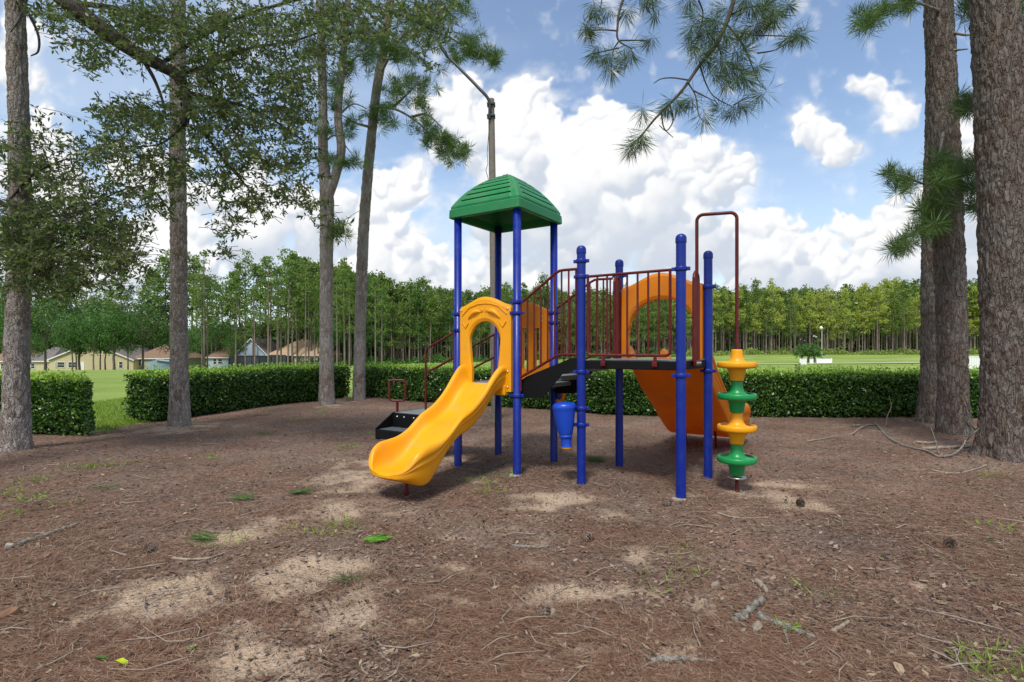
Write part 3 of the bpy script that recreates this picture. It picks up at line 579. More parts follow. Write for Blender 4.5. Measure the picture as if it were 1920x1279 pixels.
# ---- canopy
def canopy():
    hw, zb, zs, zt = .485, 2.865, 2.975, 3.41
    mb = MB(); nr = 7
    # profile from skirt top (t=0) to crown (t=1): bulging pyramid
    def pf(t): return hw * (1 - t) * (1 + .34 * t), zs + (zt - zs) * (1 - (1 - t) ** 1.42)
    def face(row):                       # row: list of (halfwidth_flat, halfwidth_corner, z)
        pass
    rows = [(hw - .012, zb, hw - .012), (hw + .004, zb + .008, hw + .004), (hw, zs - .015, hw), (hw - .012, zs, hw - .012)]
    for i in range(nr):
        t0 = .035 + .9 * i / nr; t1 = .035 + .9 * (i + 1) / nr
        tg = t0 + (t1 - t0) * .74; a0, z0 = pf(t0); ag, zg = pf(tg); a1, z1 = pf(t1)
        rows += [(a0 + .004, z0, a0), ((a0 + ag) / 2 + .006, (z0 + zg) / 2 + .003, (a0 + ag) / 2), (ag + .004, zg, ag), (ag - .022, zg + .004, ag - .001), (a1 - .020, z1 - .002, a1 + .001)]
    aT, zT = pf(.95); rows += [(aT, zT, aT), (.03, zt + .006, .035), (.001, zt + .01, .001)]
    cols = [(-1, 1), (-.93, 1), (-.80, 1), (-.765, 0), (.765, 0), (.80, 1), (.93, 1), (1, 1)]
    for k in range(4):
        rot = Matrix.Rotation(k * math.pi / 2, 3, 'Z'); vs = []
        for (a, z, ac) in rows:
            for (c, corner) in cols:
                d = ac if corner else a; e = d * (1 - (.0 if abs(c) < .9 else (.006 if abs(c) < .95 else .02)))
                vs.append(rot @ Vector((c * ac * (1 if abs(c) < .99 else .985), -e, z)))
        n = len(cols); mb.add(vs, [(i * n + j, i * n + j + 1, (i + 1) * n + j + 1, (i + 1) * n + j) for i in range(len(rows) - 1) for j in range(n - 1)], False)
        # inside shell and lip
        ins = [(hw - .012, zb), (hw - .05, zb), (hw - .055, zs - .02), (.25, zt - .16), (.001, zt - .05)]
        vs = [rot @ Vector((s * a, -a, z)) for a, z in ins for s in (-1, 1)]
        mb.add(vs, [(2 * i, 2 * i + 1, 2 * i + 3, 2 * i + 2) for i in range(len(ins) - 1)])
    o = mb.build('canopy_roof', MT['green'], PS)
    return o
canopy()

# ---- decks
def deck(cx, cy, a, z):
    mb = MB(); mb.box((cx, cy, z - .045), (2 * a - .02, 2 * a - .02, .082), None, .008); o = mb.build('deck', MT['black'], PS)
    mt = MB(); mt.box((cx, cy, z - .001), (2 * a - .05, 2 * a - .05, .012), None, .003); mt.build('deck_surface', MT['deck'], o)
    return o
deck(0, 0, TA, ZL); deck(DX, DY, DA, ZU)
# ---- step ramp between decks
def ramp():
    xa, xb = TA + .0, x0 + .0; mb = MB()
    for y in (-.375, .375):
        out = [(xa, ZL - .10), (xa, ZL + .03), (xa + .10, ZL + .09), (xb - .10, ZU + .02), (xb, ZU + .02), (xb, ZU - .10), (xb - .2, ZU - .13), (xa + .30, ZL - .13), (xa + .06, ZL - .14)]
        f = [Vector((x, y - .009, z)) for x, z in out]; b = [Vector((x, y + .009, z)) for x, z in out]; n = len(out)
        mb.add(f + b, [tuple(range(n)), tuple(range(2 * n - 1, n - 1, -1))] + [(i, (i + 1) % n, n + (i + 1) % n, n + i) for i in range(n)])
    o = mb.build('step_ramp', MT['black'], PS)
    for i, (x, z) in enumerate(((xa + .13, ZL + .005), (xa + .38, ZL + .10), (xa + .60, ZL + .19))):
        t = MB(); t.box((x, 0, z - .02), (.25, .732, .045), None, .006); t.build('tread', MT['deck'], o)
ramp()

# ---- rails
def tubeset(name, lst, parent, r=.0135, material='red'):
    mb = MB()
    for q in lst: mb.tube(q, r, 12)
    return mb.build(name, MT[material], parent)
def stair_rail(y, ya, yb):
    xa, xb = TA + .05, x0 - .05; zt0, zt1 = 1.865, 2.17; zb0, zb1 = 1.06, 1.305; xk = xb - .19
    yy = lambda x: ya + (yb - ya) * (x - xa) / (xb - xa)
    top = [(TA + PR, ya, zt0 - .005), (xa + .01, ya, zt0)] + [(x, yy(x), z) for x, z in ((xa + .06, zt0 + .028), (xk - .05, zt1 - .028), (xk, zt1 - .004), (xk + .05, zt1))] + [(xb + .02, yb, zt1)]
    bot = [(xa, yy(xa), zb0), (xk - .04, yy(xk), zb1 - .018), (xk + .02, yy(xk), zb1), (xb, yb, zb1)]
    o = tubeset('stair_rail', [top], PS, .0145); tubeset('bottom_rail', [bot], o, .0145)
    n = 9
    for i in range(n):
        x = xa + (xb - .01 - xa) * i / (n - 1); k = min(1, (x - xa) / (xk - xa)); z1 = zt0 + (zt1 - zt0) * k; z0_ = zb0 + (zb1 - zb0) * k - (.06 if i in (0,) else 0)
        tubeset('bar', [[(x, yy(x), z0_ - (.09 if i == 0 else .005)), (x, yy(x), z1)]], o, .0095)
stair_rail(0, -TA + .0, y0)
stair_rail(0, TA, TA + .10)

def guard():
    y = y0 + .005; xa, xb = x0 + .07, x1 - .10; zb, zt = 1.30, 2.085; r = .04
    top = [(x0 + PR, y, zt), (x1 - PR, y, zt)]
    bot = [(xa, y, zt)] + [(xa, y, zb + r)] + arc((xa + r, y, zb + r), r, 180, 270, 6)[1:] + arc((xb - r, y, zb + r), r, 270, 360, 6) + [(xb, y, zt)]
    o = tubeset('guard_rail', [top], PS, .0135); tubeset('frame', [bot], o, .0135)
    n = 9
    for i in range(1, n - 1):
        x = xa + (xb - xa) * i / (n - 1); tubeset('bar', [[(x, y, zb), (x, y, zt)]], o, .010)
    for x in (xa + .17, xb - .14):
        mb = MB(); mb.box((x, y - .004, zb - .045), (.032, .014, .10), None, .004); mb.box((x, y - .016, zb - .085), (.052, .022, .05), None, .01); f = mb.build('foot_bracket', MT['red'], o)
guard()

# ---- slide entry hood on the canopy tower (keyhole panel)
def mirror(h): return [(-x, z) for x, z in h] + [(x, z) for x, z in reversed(h[:-1])] if abs(h[-1][0]) < 1e-6 else [(-x, z) for x, z in h] + [(x, z) for x, z in reversed(h)]
def resample(P, n):
    P = np.array(P, float); d = np.concatenate([[0], np.cumsum(np.linalg.norm(np.diff(P, axis=0), axis=1))]); t = np.linspace(0, d[-1], n)
    return list(zip(np.interp(t, d, P[:, 0]), np.interp(t, d, P[:, 1])))
def hood(name, material, cx, y, w, zb, zsh, ztop, ow, owa, oz, ozc, thick, parent=PS):
    outer = [(w, zb), (w, zsh - .01), (w - .012, zsh)] + [(w * (.96 - .96 * i / 12), zsh + (ztop - zsh) * (math.sin(i / 12 * math.pi / 2) ** 1.6)) for i in range(1, 13)]
    inner = [(owa, zb), (owa, zb + .26), (owa + (ow - owa) * .4, zb + .34), (ow, ozc)] + [(ow * math.cos(R(a)), ozc + (oz - ozc) * math.sin(R(a))) for a in range(8, 91, 8)]
    inner[-1] = (0, oz)
    O = resample(mirror(outer), 61); I = resample(mirror(inner), 61)
    O = [(x + cx, z) for x, z in O]; I = [(x + cx, z) for x, z in I]
    mb = MB(); mb.strip(O, I, y - thick / 2, y + thick / 2, .014); return mb.build(name, MT[material], parent)
h1 = hood('slide_hood', 'yellow', 0, -TA - .015, .352, .90, 1.84, 1.945, .212, .178, 1.675, 1.45, .065)
def relief():
    y = -TA - .015 - .0375
    for s in (-1, 1):
        mb = MB(); c = [(s * (.05 + .17 * t), y, 1.775 - .075 * t ** 1.7 + .02 * math.sin(t * 3.1)) for t in np.linspace(0, 1, 9)]
        mb.tube(c, [.006, .018, .025, .028, .028, .025, .02, .014, .005], 8); mb.build('relief_leaf', MT['yellow'], h1)
        mb = MB(); mb.tube([Vector((s * .03, y, 1.79)) + Vector((math.cos(a) * .018 * (1 - a / 12), 0, math.sin(a) * .02 * (1 - a / 12))) for a in np.linspace(0, 8, 18)], .006, 6); mb.build('relief_scroll', MT['yellow'], h1)
        mb = MB(); mb.tube([(s * .30, y, 1.66), (s * .255, y, 1.60), (s * .215, y, 1.655)], .006, 6); mb.build('relief_line', MT['yellow'], h1)
        mb = MB(); mb.tube([(s * .31, y, 1.74 + .0), (s * .20, y, 1.83), (s * .09, y, 1.862), (0, y, 1.868)], .005, 6); mb.build('relief_line', MT['yellow'], h1)
        for z in (1.80, 1.12, .95):
            mb = MB(); mb.lathe([(.0005, .008), (.008, .006), (.011, 0)], (s * .32, y, z), 10, True, Matrix.Rotation(R(90), 3, 'X')); mb.build('bolt', MT['bolt'], h1)
relief()

# ---- slides
HALF = [(0, 0, 0), (.22, 0, 0), (.42, .005, 0), (.56, .05, 0), (.66, .2, 0), (.73, .48, 0), (.78, .8, 0), (.825, .97, 0), (.88, 1.03, 0), (.94, 1.0, 0), (.985, .90, 0), (1.0, .77, 0), (.985, .66, 0), (.955, .60, 0), (.955, .5, 0), (.965, .42, 0), (.955, .33, 0), (.93, .22, 0), (.91, .05, -.2), (.86, 0, -.7), (.74, 0, -1.0), (.4, 0, -1.0), (0, 0, -1.0)]
HD = [tuple(v) for v in catmull(HALF, 3)]
def slide_mesh(name, material, st, W, cx, y0_, sgn, parent, double=False):
    """st: rows (run, bed z, rim height, half width, depth of body)"""
    S = np.array(st); m = 72; rr = np.linspace(0, len(S) - 1, m)
    C = np.array([tuple(v)for v in catmull([(a, b, c) for a, b, c, d, e in st], 12)]); C2 = np.array([tuple(v) for v in catmull([(d, e, 0) for a, b, c, d, e in st], 12)])
    rings = []
    for i in range(len(C)):
        run, zb, rim = C[i]; w, dep = C2[i][:2]; w = max(w, .01); rim = max(rim, .0)
        ring = []
        for side in (1, -1):
            seq = HD if side == 1 else HD[::-1]
            for q in (seq[:-1] if side == 1 else seq[:-1]):
                fx, fr, fd = q; z = zb + fr * rim + fd * dep
                x = fx * w
                if double and fd > -.05 and abs(fx) < .40 and fr < .3:       # dividing ridge down the middle
                    z += rim * .72 * math.exp(-(fx / .075) ** 2)
                ring.append(Vector((cx + side * x, y0_ + sgn * run, z)))
        rings.append(ring)
    mb = MB(); mb.loft(rings, True, True); return mb.build(name, MT[material], parent)
HALF_D = [(0, 0, 0), (.04, 0, 0), (.08, 0, 0), (.14, 0, 0), (.22, 0, 0), (.42, 0, 0), (.62, .005, 0), (.73, .05, 0), (.79, .2, 0), (.835, .48, 0), (.865, .8, 0), (.89, .97, 0), (.925, 1.03, 0), (.96, 1.0, 0), (.99, .90, 0), (1.0, .77, 0), (.99, .66, 0), (.97, .60, 0), (.97, .5, 0), (.975, .42, 0), (.97, .33, 0), (.955, .22, 0), (.945, .05, -.2), (.92, 0, -.7), (.86, 0, -1.0), (.4, 0, -1.0), (0, 0, -1.0)]
s1 = slide_mesh('slide', 'yellow', [(0, .985, .19, .305, .06), (.09, .97, .195, .305, .06), (.20, .90, .18, .295, .06), (.38, .735, .165, .285, .07), (.56, .635, .14, .28, .08), (.74, .575, .12, .28, .08), (.92, .455, .115, .285, .08), (1.06, .345, .165, .295, .10), (1.18, .285, .205, .305, .14), (1.29, .265, .21, .31, .12), (1.38, .262, .16, .295, .07), (1.44, .262, .075, .255, .05), (1.475, .255, .03, .19, .035), (1.49, .245, .01, .09, .02)], .31, 0, -TA - .04, -1, PS)
s1['label'] = 'yellow wavy slide coming down from the canopy tower'
mb = MB(); mb.tube([(0, -TA - 1.25, -.2), (0, -TA - 1.25, .2)], .02, 12); mb.build('slide_leg', MT['red'], PS)
mb = MB(); mb.box((0, -TA - .05, .915), (.60, .05, .11), None, .015); mb.build('slide_flange', MT['yellow'], PS)
h2 = hood('double_slide_hood', 'orange', DX, y1 - .005, .452, 1.255, 2.06, 2.20, .36, .385, 1.92, 1.62, .12)
HD = [tuple(v) for v in catmull(HALF_D, 3)]
s2 = slide_mesh('double_slide', 'orange', [(0, 1.255, .15, .47, .06), (.10, 1.24, .17, .47, .06), (.24, 1.16, .20, .475, .06), (.48, .98, .20, .48, .07), (.72, .84, .18, .48, .08), (.98, .69, .17, .485, .08), (1.25, .52, .19, .49, .08), (1.55, .38, .24, .51, .10), (1.85, .28, .32, .53, .12), (2.1, .24, .36, .54, .10), (2.28, .235, .32, .53, .07), (2.40, .23, .20, .49, .05), (2.46, .22, .08, .40, .04), (2.49, .21, .01, .2, .02)], .48, DX, y1 + .03, 1, PS, True)
s2['label'] = 'orange double slide running down behind the upper deck'
for dx in (-.2, .2):
    mb = MB(); mb.tube([(DX + dx, y1 + 1.78, -.2), (DX + dx, y1 + 1.62, .3)], .018, 10); mb.build('slide_leg', MT['red'], PS)

# ---- slotted panel at the back of the canopy tower
def slot_panel():
    mb = MB(); w = .352; zb, zsh, zt = .93, 1.84, 1.95; y = TA + .01; xs = np.linspace(-w, w, 45)
    top = lambda x: zsh + (zt - zsh) * max(0, math.cos(min(1, abs(x) / (w * .93)) * math.pi / 2)) ** 1.4
    slots = [(-.215, -.145), (-.035, .035), (.145, .215)]
    allx = sorted(set(list(xs) + [q for s in slots for q in s]))
    for a, b in zip(allx[:-1], allx[1:]):
        mid = (a + b) / 2; ins = any(s[0] <= mid <= s[1] for s in slots)
        spans = [((zb, zb), (1.12, 1.12)), ((1.62, 1.62), (top(a), top(b)))] if ins else [((zb, zb), (top(a), top(b)))]
        for (l0, l1), (h0, h1_) in spans:
            v = [(a, y - .03, l0), (b, y - .03, l1), (b, y - .03, h1_), (a, y - .03, h0), (a, y + .03, l0), (b, y + .03, l1), (b, y + .03, h1_), (a, y + .03, h0)]
            mb.add(v, [(0, 1, 2, 3), (5, 4, 7, 6), (3, 2, 6, 7), (0, 4, 5, 1), (0, 3, 7, 4), (1, 5, 6, 2)])
    o = mb.build('slotted_panel', MT['orange'], PS)
    for sx in (-1, 1):
        for z in (1.76, 1.70):
            m2 = MB(); m2.lathe([(.0005, .008), (.008, .006), (.011, 0)], (sx * .25, y - .03, z), 10, True, Matrix.Rotation(R(90), 3, 'X')); m2.build('bolt', MT['bolt'], o)
slot_panel()

# ---- red uprights beside the pole climber, flat capsule plates of tubes
def grip_plate(x, y, z0_, z1_):
    o = None
    for i, d in enumerate((-.08, -.027, .027, .08)):
        q = MB(); q.tube([(x, y + d, z0_), (x, y + d, z1_ - abs(d) * .6)], .0165, 12); b = q.build('entry_grip' if o is None else 'bar', MT['red'], PS if o is None else o); o = o or b
    mb = MB(); mb.tube([(x, y - .08, z1_ - .06), (x, y - .066, z1_ - .015), (x, y - .03, z1_ + .012), (x, y + .03, z1_ + .012), (x, y + .066, z1_ - .015), (x, y + .08, z1_ - .06)], .016, 10); mb.build('top_bend', MT['red'], o)
    mb = MB(); mb.box((x, y, z0_ + .4), (.008, .15, .84), None, .002); mb.build('web_plate', MT['red'], o)
    mb = MB(); mb.box((x + .012, y, z0_ - .012), (.03, .19, .055), None, .005); mb.build('mount_plate', MT['red'], o)
    for d in (-.06, 0, .06):
        m2 = MB(); m2.lathe([(.0005, .01), (.01, .008), (.014, 0)], (x + .027, y + d, z0_ - .012), 10, True, Matrix.Rotation(R(90), 3, 'Y')); m2.build('bolt', MT['bolt'], o)
grip_plate(x1 + .005, DY + .0, 1.235, 2.10)
grip_plate(x0 + .02, y1 - .11, 1.24, 2.17)
# ---- arched pole with climbing discs
def disc_climber():
    ax, ay = x1 + .012, DY; bx, by = x1 + .362, DY + .10; r = .062; zt = 2.675
    d = Vector((bx - ax, by - ay, 0)); Ln = d.length; d.normalize(); A = Vector((ax, ay, 0))
    q = [A + Vector((0, 0, 2.08)), A + Vector((0, 0, zt - r))] + arc(A + d * r + Vector((0, 0, zt - r)), r, 180, 90, 7, d)[1:] + arc(A + d * (Ln - r) + Vector((0, 0, zt - r)), r, 90, 0, 7, d) + [A + d * Ln + Vector((0, 0, -.2))]
    mb = MB(); mb.tube(q, .0165, 14); o = mb.build('climbing_pole', MT['red'], PS)
    for i, z in enumerate((1.204, .902, .599, .297)):
        m = 'yellow' if i % 2 == 0 else 'green2'
        prof = [(.017, .152), (.042, .152), (.050, .146), (.052, .135), (.056, .095), (.064, .06), (.082, .034), (.105, .024), (.150, .018), (.156, .03), (.166, .034), (.176, .028), (.180, .012), (.179, -.008), (.172, -.02), (.155, -.026), (.115, -.03), (.088, -.036), (.078, -.055), (.071, -.09), (.064, -.13), (.059, -.149), (.017, -.149)]
        prof = [tuple(v)[:2] for v in catmull([(a, b, 0) for a, b in prof], 3)]
        m2 = MB(); m2.lathe(prof, (bx, by, z), 40); m2.build('climbing_disc', MT[m], o)
    m2 = MB(); m2.lathe([(.017, .15), (.085, .15), (.085, .138), (.017, .138)], (bx, by, -.015), 24); m2.build('base_flange', MT['bolt'], o)
disc_climber()

# ---- blue funnel clamped to the front middle post, orange ring on the one behind
def funnel():
    c = Vector((x0, y0, 0)) + Matrix.Rotation(R(33.39), 3, 'Z') @ Vector((-.150, -.01, 0))
    M_ = Matrix.Rotation(R(-4), 3, 'Y'); prof = [(.001, .455), (.055, .452), (.095, .440), (.112, .425), (.118, .405), (.116, .385), (.110, .36), (.100, .29), (.085, .20), (.070, .135), (.064, .125), (.068, .115), (.068, .105), (.060, .095), (.054, .085), (.052, .03), (.054, .01), (.05, 0), (.001, 0)]
    mb = MB(); mb.lathe([tuple(v)[:2] for v in catmull([(a, b, 0) for a, b in prof], 3)], (c.x, c.y, .375), 36, True, M_); o = mb.build('funnel', MT['blue_plastic'], PS)
    o['label'] = 'blue funnel clamped to the front middle post'
    m2 = MB(); m2.lathe([(.045, .0), (.055, -.012), (.045, -.024)], (c.x, c.y, .385), 20); m2.build('outlet_ring', MT['yellow'], o)
    w = Vector((TA, TA, 0)) + Matrix.Rotation(R(33.39), 3, 'Z') @ Vector((.055, -.03, 0))
    mb = MB(); ex = Matrix.Rotation(R(33.39), 3, 'Z') @ Vector((1, .35, 0)).normalized()
    mb.tube(arc((w.x, w.y, .80), .058, 100, -130, 16, ex), [.02 + .008 * math.sin(i / 16 * 3.14) for i in range(17)], 12); mb.build('orange_crook', MT['orange'], PS)
    m2 = MB(); m2.box((w.x, w.y, .80), (.05, .07, .07), Matrix.Rotation(R(33.39), 3, 'Z'), .012); m2.build('crook_mount', MT['blue'], PS)
funnel()

# ---- transfer steps at the far left side, with rails
def transfer():
    xa = -TA; o = None
    for i, (u, z) in enumerate(((.12, .86), (.29, .72))):
        mb = MB(); mb.box((xa - u, 0, z - .03), (.20, .60, .06), None, .006); b = mb.build('transfer_step' if o is None else 'tread', MT['black'], PS if o is None else o); o = o or b
        m2 = MB(); m2.box((xa - u, 0, z + .002), (.17, .57, .008), None, .002); m2.build('tread_surface', MT['deck'], o)
        m3 = MB(); m3.box((xa - u - .095, 0, z - .08), (.012, .58, .12)); m3.build('riser', MT['black'], o)
    # platform with a low step towards the front, between slanting cheeks
    xl, xr_, yf, yb_, ys_ = -1.36, -.80, -.51, .30, -.79
    m = MB(); m.box(((xl + xr_) / 2, (yf + yb_) / 2, .548), (xr_ - xl - .02, yb_ - yf, .05), None, .006); pf = m.build('transfer_platform', MT['black'], PS)
    m = MB(); m.box(((xl + xr_) / 2, (yf + yb_) / 2, .576), (xr_ - xl - .05, yb_ - yf - .03, .008), None, .002); m.build('platform_surface', MT['deck'], pf)
    for x in (xl, xr_):
        m = MB(); P = [(yb_, .46), (yb_, .578), (yf, .578), (ys_, .415), (ys_, .29), (ys_ + .03, .275), (yf, .275), (yf + .1, .46)]; n = len(P)
        m.add([(x - .007, y, z) for y, z in P] + [(x + .007, y, z) for y, z in P], [tuple(range(n)), tuple(range(2 * n - 1, n - 1, -1))] + [(i, (i + 1) % n, n + (i + 1) % n, n + i) for i in range(n)]); m.build('side_plate', MT['black'], pf)
    m = MB(); m.box(((xl + xr_) / 2, (yf + ys_) / 2, .385), (xr_ - xl - .016, yf - ys_ - .02, .03), None, .005); m.build('low_step', MT['black'], pf)
    m = MB(); m.box(((xl + xr_) / 2, (yf + ys_) / 2, .4025), (xr_ - xl - .06, yf - ys_ - .07, .006), None, .002); m.build('step_surface', MT['screen'], pf)
    m = MB(); m.box(((xl + xr_) / 2, ys_ + .004, .345), (xr_ - xl - .016, .012, .10), None, .003); m.build('riser', MT['black'], pf)
    m = MB(); m.box(((xl + xr_) / 2, yf - .004, .475), (xr_ - xl - .016, .012, .145), None, .003); m.build('riser', MT['black'], pf)
    for x in (-1.28, -1.16, -1.0, -.88):
        m = MB(); m.lathe([(.0005, .008), (.009, .006), (.012, 0)], (x, yf - .010, .53), 10, True, Matrix.Rotation(R(90), 3, 'X')); m.build('bolt', MT['bolt'], pf)
    for y in (-.4, .2):
        for x in (-1.3, -.86):
            m = MB(); m.tube([(x, y, -.2), (x, y, .53)], .022, 10); m.build('leg', MT['black'], pf)
    # rails
    for y in (-TA, TA):
        xr = xa - .50
        top = [(xa - .005, y, 1.575), (xr + .05, y, 1.385), (xr + .012, y, 1.355), (xr, y, 1.31), (xr, y, .56)]
        low = [(xa, y, 1.285), (xr, y, 1.07)]
        q = tubeset('hand_rail', [top], PS, .0135); tubeset('bar', [low], q, .0135)
        tubeset('bar', [[(xa - .055, y, .95), (xa - .055, y, 1.552)]], q, .0135)
    # loop handle on the platform edge
    c = Vector((-1.335, -.46, 0)); w, zl, zh, r = .10, .72, .975, .035; X = Vector((math.cos(R(33)), math.sin(R(33)), 0))
    loop = arc(c + X * (w - r) + Vector((0, 0, zh - r)), r, 0, 90, 5, X) + arc(c - X * (w - r) + Vector((0, 0, zh - r)), r, 90, 180, 5, X) + arc(c - X * (w - r) + Vector((0, 0, zl + r)), r, 180, 270, 5, X) + arc(c + X * (w - r) + Vector((0, 0, zl + r)), r, 270, 360, 5, X); loop.append(loop[0])
    lh = tubeset('loop_handle', [loop], PS, .0135); tubeset('stem', [[c + Vector((0, 0, zl)), c + Vector((0, 0, .55))]], lh, .017)
transfer()

# ================================================================== LIGHT POLE
def light_pole():
    b = G(930, 786); o = empty('light_pole', (b.x, b.y, 0), 0, 'weathered wooden light pole with curved metal arm behind the green canopy', 'light pole')
    H = at(921, 186, b.y).z; dx = at(921, 186, b.y).x - b.x
    mb = MB(); q = [(dx * t, 0, -.4 + (H + .4) * t) for t in np.linspace(0, 1, 9)]; mb.tube(q, lerp_list([.085, .06], 9), 16); p = mb.build('pole', MT['pole_wood'], o)
    tip = at(838, 104, b.y + .2) - Vector((b.x, b.y, 0)); s0 = Vector((dx - .03, -.075, H - .42))
    mb = MB(); mb.tube(catmull([s0, s0 + Vector((-.01, -.01, .35)), s0 + Vector((-.22, .02, .62)), (s0 + Vector((-.22, .02, .62))).lerp(tip, .6), tip], 6), lerp_list([.032, .026], 25), 10); mb.build('arm', MT['galv'], o)
    mb = MB(); d = (tip - s0).normalized(); mb.loft([[tip + d * u + Vector((0, a * w, b_ * w * .55)) for a, b_ in ((-1, -.6), (1, -.6), (1, .3), (.5, 1), (-.5, 1), (-1, .3))] for u, w in ((-.05, .05), (.05, .09), (.28, .10), (.36, .06))], False); mb.build('lamp_head', MT['galv'], o)
    for dz_ in (.35, .12): mb = MB(); mb.box((dx, -.02, H - dz_), (.16, .17, .035), None, .006); mb.build('bracket', MT['galv'], o)
    mb = MB(); mb.tube([(dx - .03, -.09, H - .5), (dx - .075, -.1, H - 1.1), (dx - .06, -.1, H - 1.3), (dx - .1, -.1, H - 1.42), (dx - .05, -.09, H - 1.6)], .006, 5); mb.build('loose_wire', MT['galv'], o)
light_pole()

# ================================================================== TREES
def vjoin(lst):
    Vs, Fs, k = [], [], 0
    for V, Fq in lst: Vs.append(V); Fs.append(Fq + k); k += len(V)
    return np.concatenate(Vs), np.concatenate(Fs)

def trunk_mesh(name, path, radii, n, dz, flare, disp, vscale, seed, zfine=7.6):
    P = catmull(path, 10); L_ = [0]
    for a, b in zip(P[:-1], P[1:]): L_.append(L_[-1] + (b - a).length)
    rr = np.interp(np.linspace(0, 1, len(P)), np.linspace(0, 1, len(radii)), radii); PA = np.array([tuple(p) for p in P])
    ss = np.concatenate([np.arange(0, min(zfine, L_[-1]), dz), np.arange(min(zfine, L_[-1]), L_[-1], dz * 6), [L_[-1]]])
    C = np.stack([np.interp(ss, L_, PA[:, k]) for k in range(3)], 1); rad = np.interp(ss, L_, rr); th = np.arange(n) * 2 * math.pi / n
    V = np.zeros((len(ss), n, 3)); off = Vector((seed * 3.1, seed * 1.7, seed * 2.3))
    for i in range(len(ss)):
        s_ = ss[i]; fl = flare * math.exp(-s_ / .22)
        for k in range(n):
            r0 = rad[i] * (1 + fl * (1 + .55 * math.sin(th[k] * 5 + seed) + .3 * math.sin(th[k] * 3 + 2 * seed)))
            r0 *= 1 + .035 * math.sin(th[k] * 2 + s_ * .9 + seed) + .02 * math.sin(th[k] * 3 - s_ * 1.7)
            d = 0
            if s_ < zfine and disp > 0:
                q = Vector((math.cos(th[k]) * rad[i] * vscale, math.sin(th[k]) * rad[i] * vscale, s_ * vscale * .30)) + off
                q += mnoise.noise_vector(q * .8) * .55 + mnoise.noise_vector(q * 2.6) * .22
                dd = mnoise.voronoi(q)[0]; e = min(1, (dd[1] - dd[0]) / .5); d2 = mnoise.voronoi(q * 2.3)[0]; e2 = min(1, (d2[1] - d2[0]) / .5)
                d = disp * (e ** .7 - .6) + disp * .45 * (e2 - .5) + disp * .55 * mnoise.noise(q * 4.5)
            V[i, k] = (C[i, 0] + math.cos(th[k]) * (r0 + d), C[i, 1] + math.sin(th[k]) * (r0 + d), C[i, 2])
    m = len(ss); i, k = np.meshgrid(np.arange(m - 1), np.arange(n), indexing='ij'); k2 = (k + 1) % n
    Fq = np.stack([i * n + k, i * n + k2, (i + 1) * n + k2, (i + 1) * n + k], -1).reshape(-1, 4)
    return arr_mesh(name, V.reshape(-1, 3), Fq, True)

def tufts(T, ln=.22, n=90, wd=.0055, droop=.12):
    """T: list of (point, direction, scale)"""
    out = []
    for (p, d, s) in T:
        p = np.array(p, float); d = np.array(d, float); d /= np.linalg.norm(d) + 1e-9; m = int(n * (.75 + .5 * random.random()))
        t = rng.random(m) ** .7; P = p - d * (.13 * s) * (1 - t)[:, None]
        sp = rand_unit(m); D = d * (.25 + .75 * t)[:, None] + sp * .95; D[:, 2] -= droop; D /= np.linalg.norm(D, axis=1, keepdims=True)
        Ln = ln * s * (.75 + .35 * rng.random(m)); out.append(leaf_quads(P, D, rand_unit(m), Ln, np.full(m, wd)))
    return vjoin(out)

def limb(pts, r0, r1, parent, base, name='limb', material='bark_small', sub=5, n=8):
    q = catmull([Vector(p) - base for p in pts], sub); mb = MB(); mb.tube(q, lerp_list([r0, (r0 + r1) * .5, r1], len(q)), n); return mb.build(name, MT[material], parent)

def pine(label, path, radii, bark='bark_small', n=40, dz=.06, flare=.35, disp=.012, vs=10, seed=1, top_crown=True, group='tall pines of the playground'):
    base = Vector((path[0].x, path[0].y, 0)); o = empty('pine_tree', base, 0, label, 'pine tree', group)
    path = [p - base for p in path]; path = [path[0] + Vector((0, 0, -.12))] + path[1:]
    link('trunk', trunk_mesh('pine_trunk', path, radii, n, dz, flare, disp, vs, seed), MT[bark], o)
    if top_crown:                       # crown above the picture, in the tree's own place
        tp = path[-1]; T = []; mb = MB()
        for i in range(26):
            z = tp.z - random.random() ** 1.2 * 5.0; a = random.random() * 6.283; f = (tp.z - z) / 5; l_ = .6 + 2.2 * f * (1.1 - .4 * f); c = Vector((tp.x, tp.y, z)); e = c + Vector((math.cos(a) * l_, math.sin(a) * l_, .25 + .5 * (1 - f)))
            mb.tube([c, c.lerp(e, .5) + Vector((0, 0, -.08)), e], [.04, .028, .012], 5)
            for k in range(7):
                q = c.lerp(e, .35 + .65 * random.random()) + Vector((random.gauss(0, .22), random.gauss(0, .22), random.gauss(.05, .15))); T.append((q, (e - c) + Vector((random.gauss(0, .5), random.gauss(0, .5), .7)), 1.25))
        mb.build('limb', MT['bark_small'], o); V, Fq = tufts(T, .24, 34, .014); link('crown', arr_mesh('pine_crown', V, Fq), MT['needle'], o)
    return o, base

def clump(T, px, py, Y, n, spread, dirv=(0, 0, .4), s=1.0):
    for i in range(n):
        p = at(px + random.gauss(0, spread), py + random.gauss(0, spread * .7), Y + random.gauss(0, .35)); d = Vector(dirv) + Vector((random.gauss(0, .6), random.gauss(0, .6), random.gauss(0, .4))); T.append((p, d, s * random.uniform(.8, 1.15)))

def path_px(lst, Y, ztop=None):
    return [at(px, py, Y) if i else G(px, py) for i, (px, py) in enumerate(lst)]

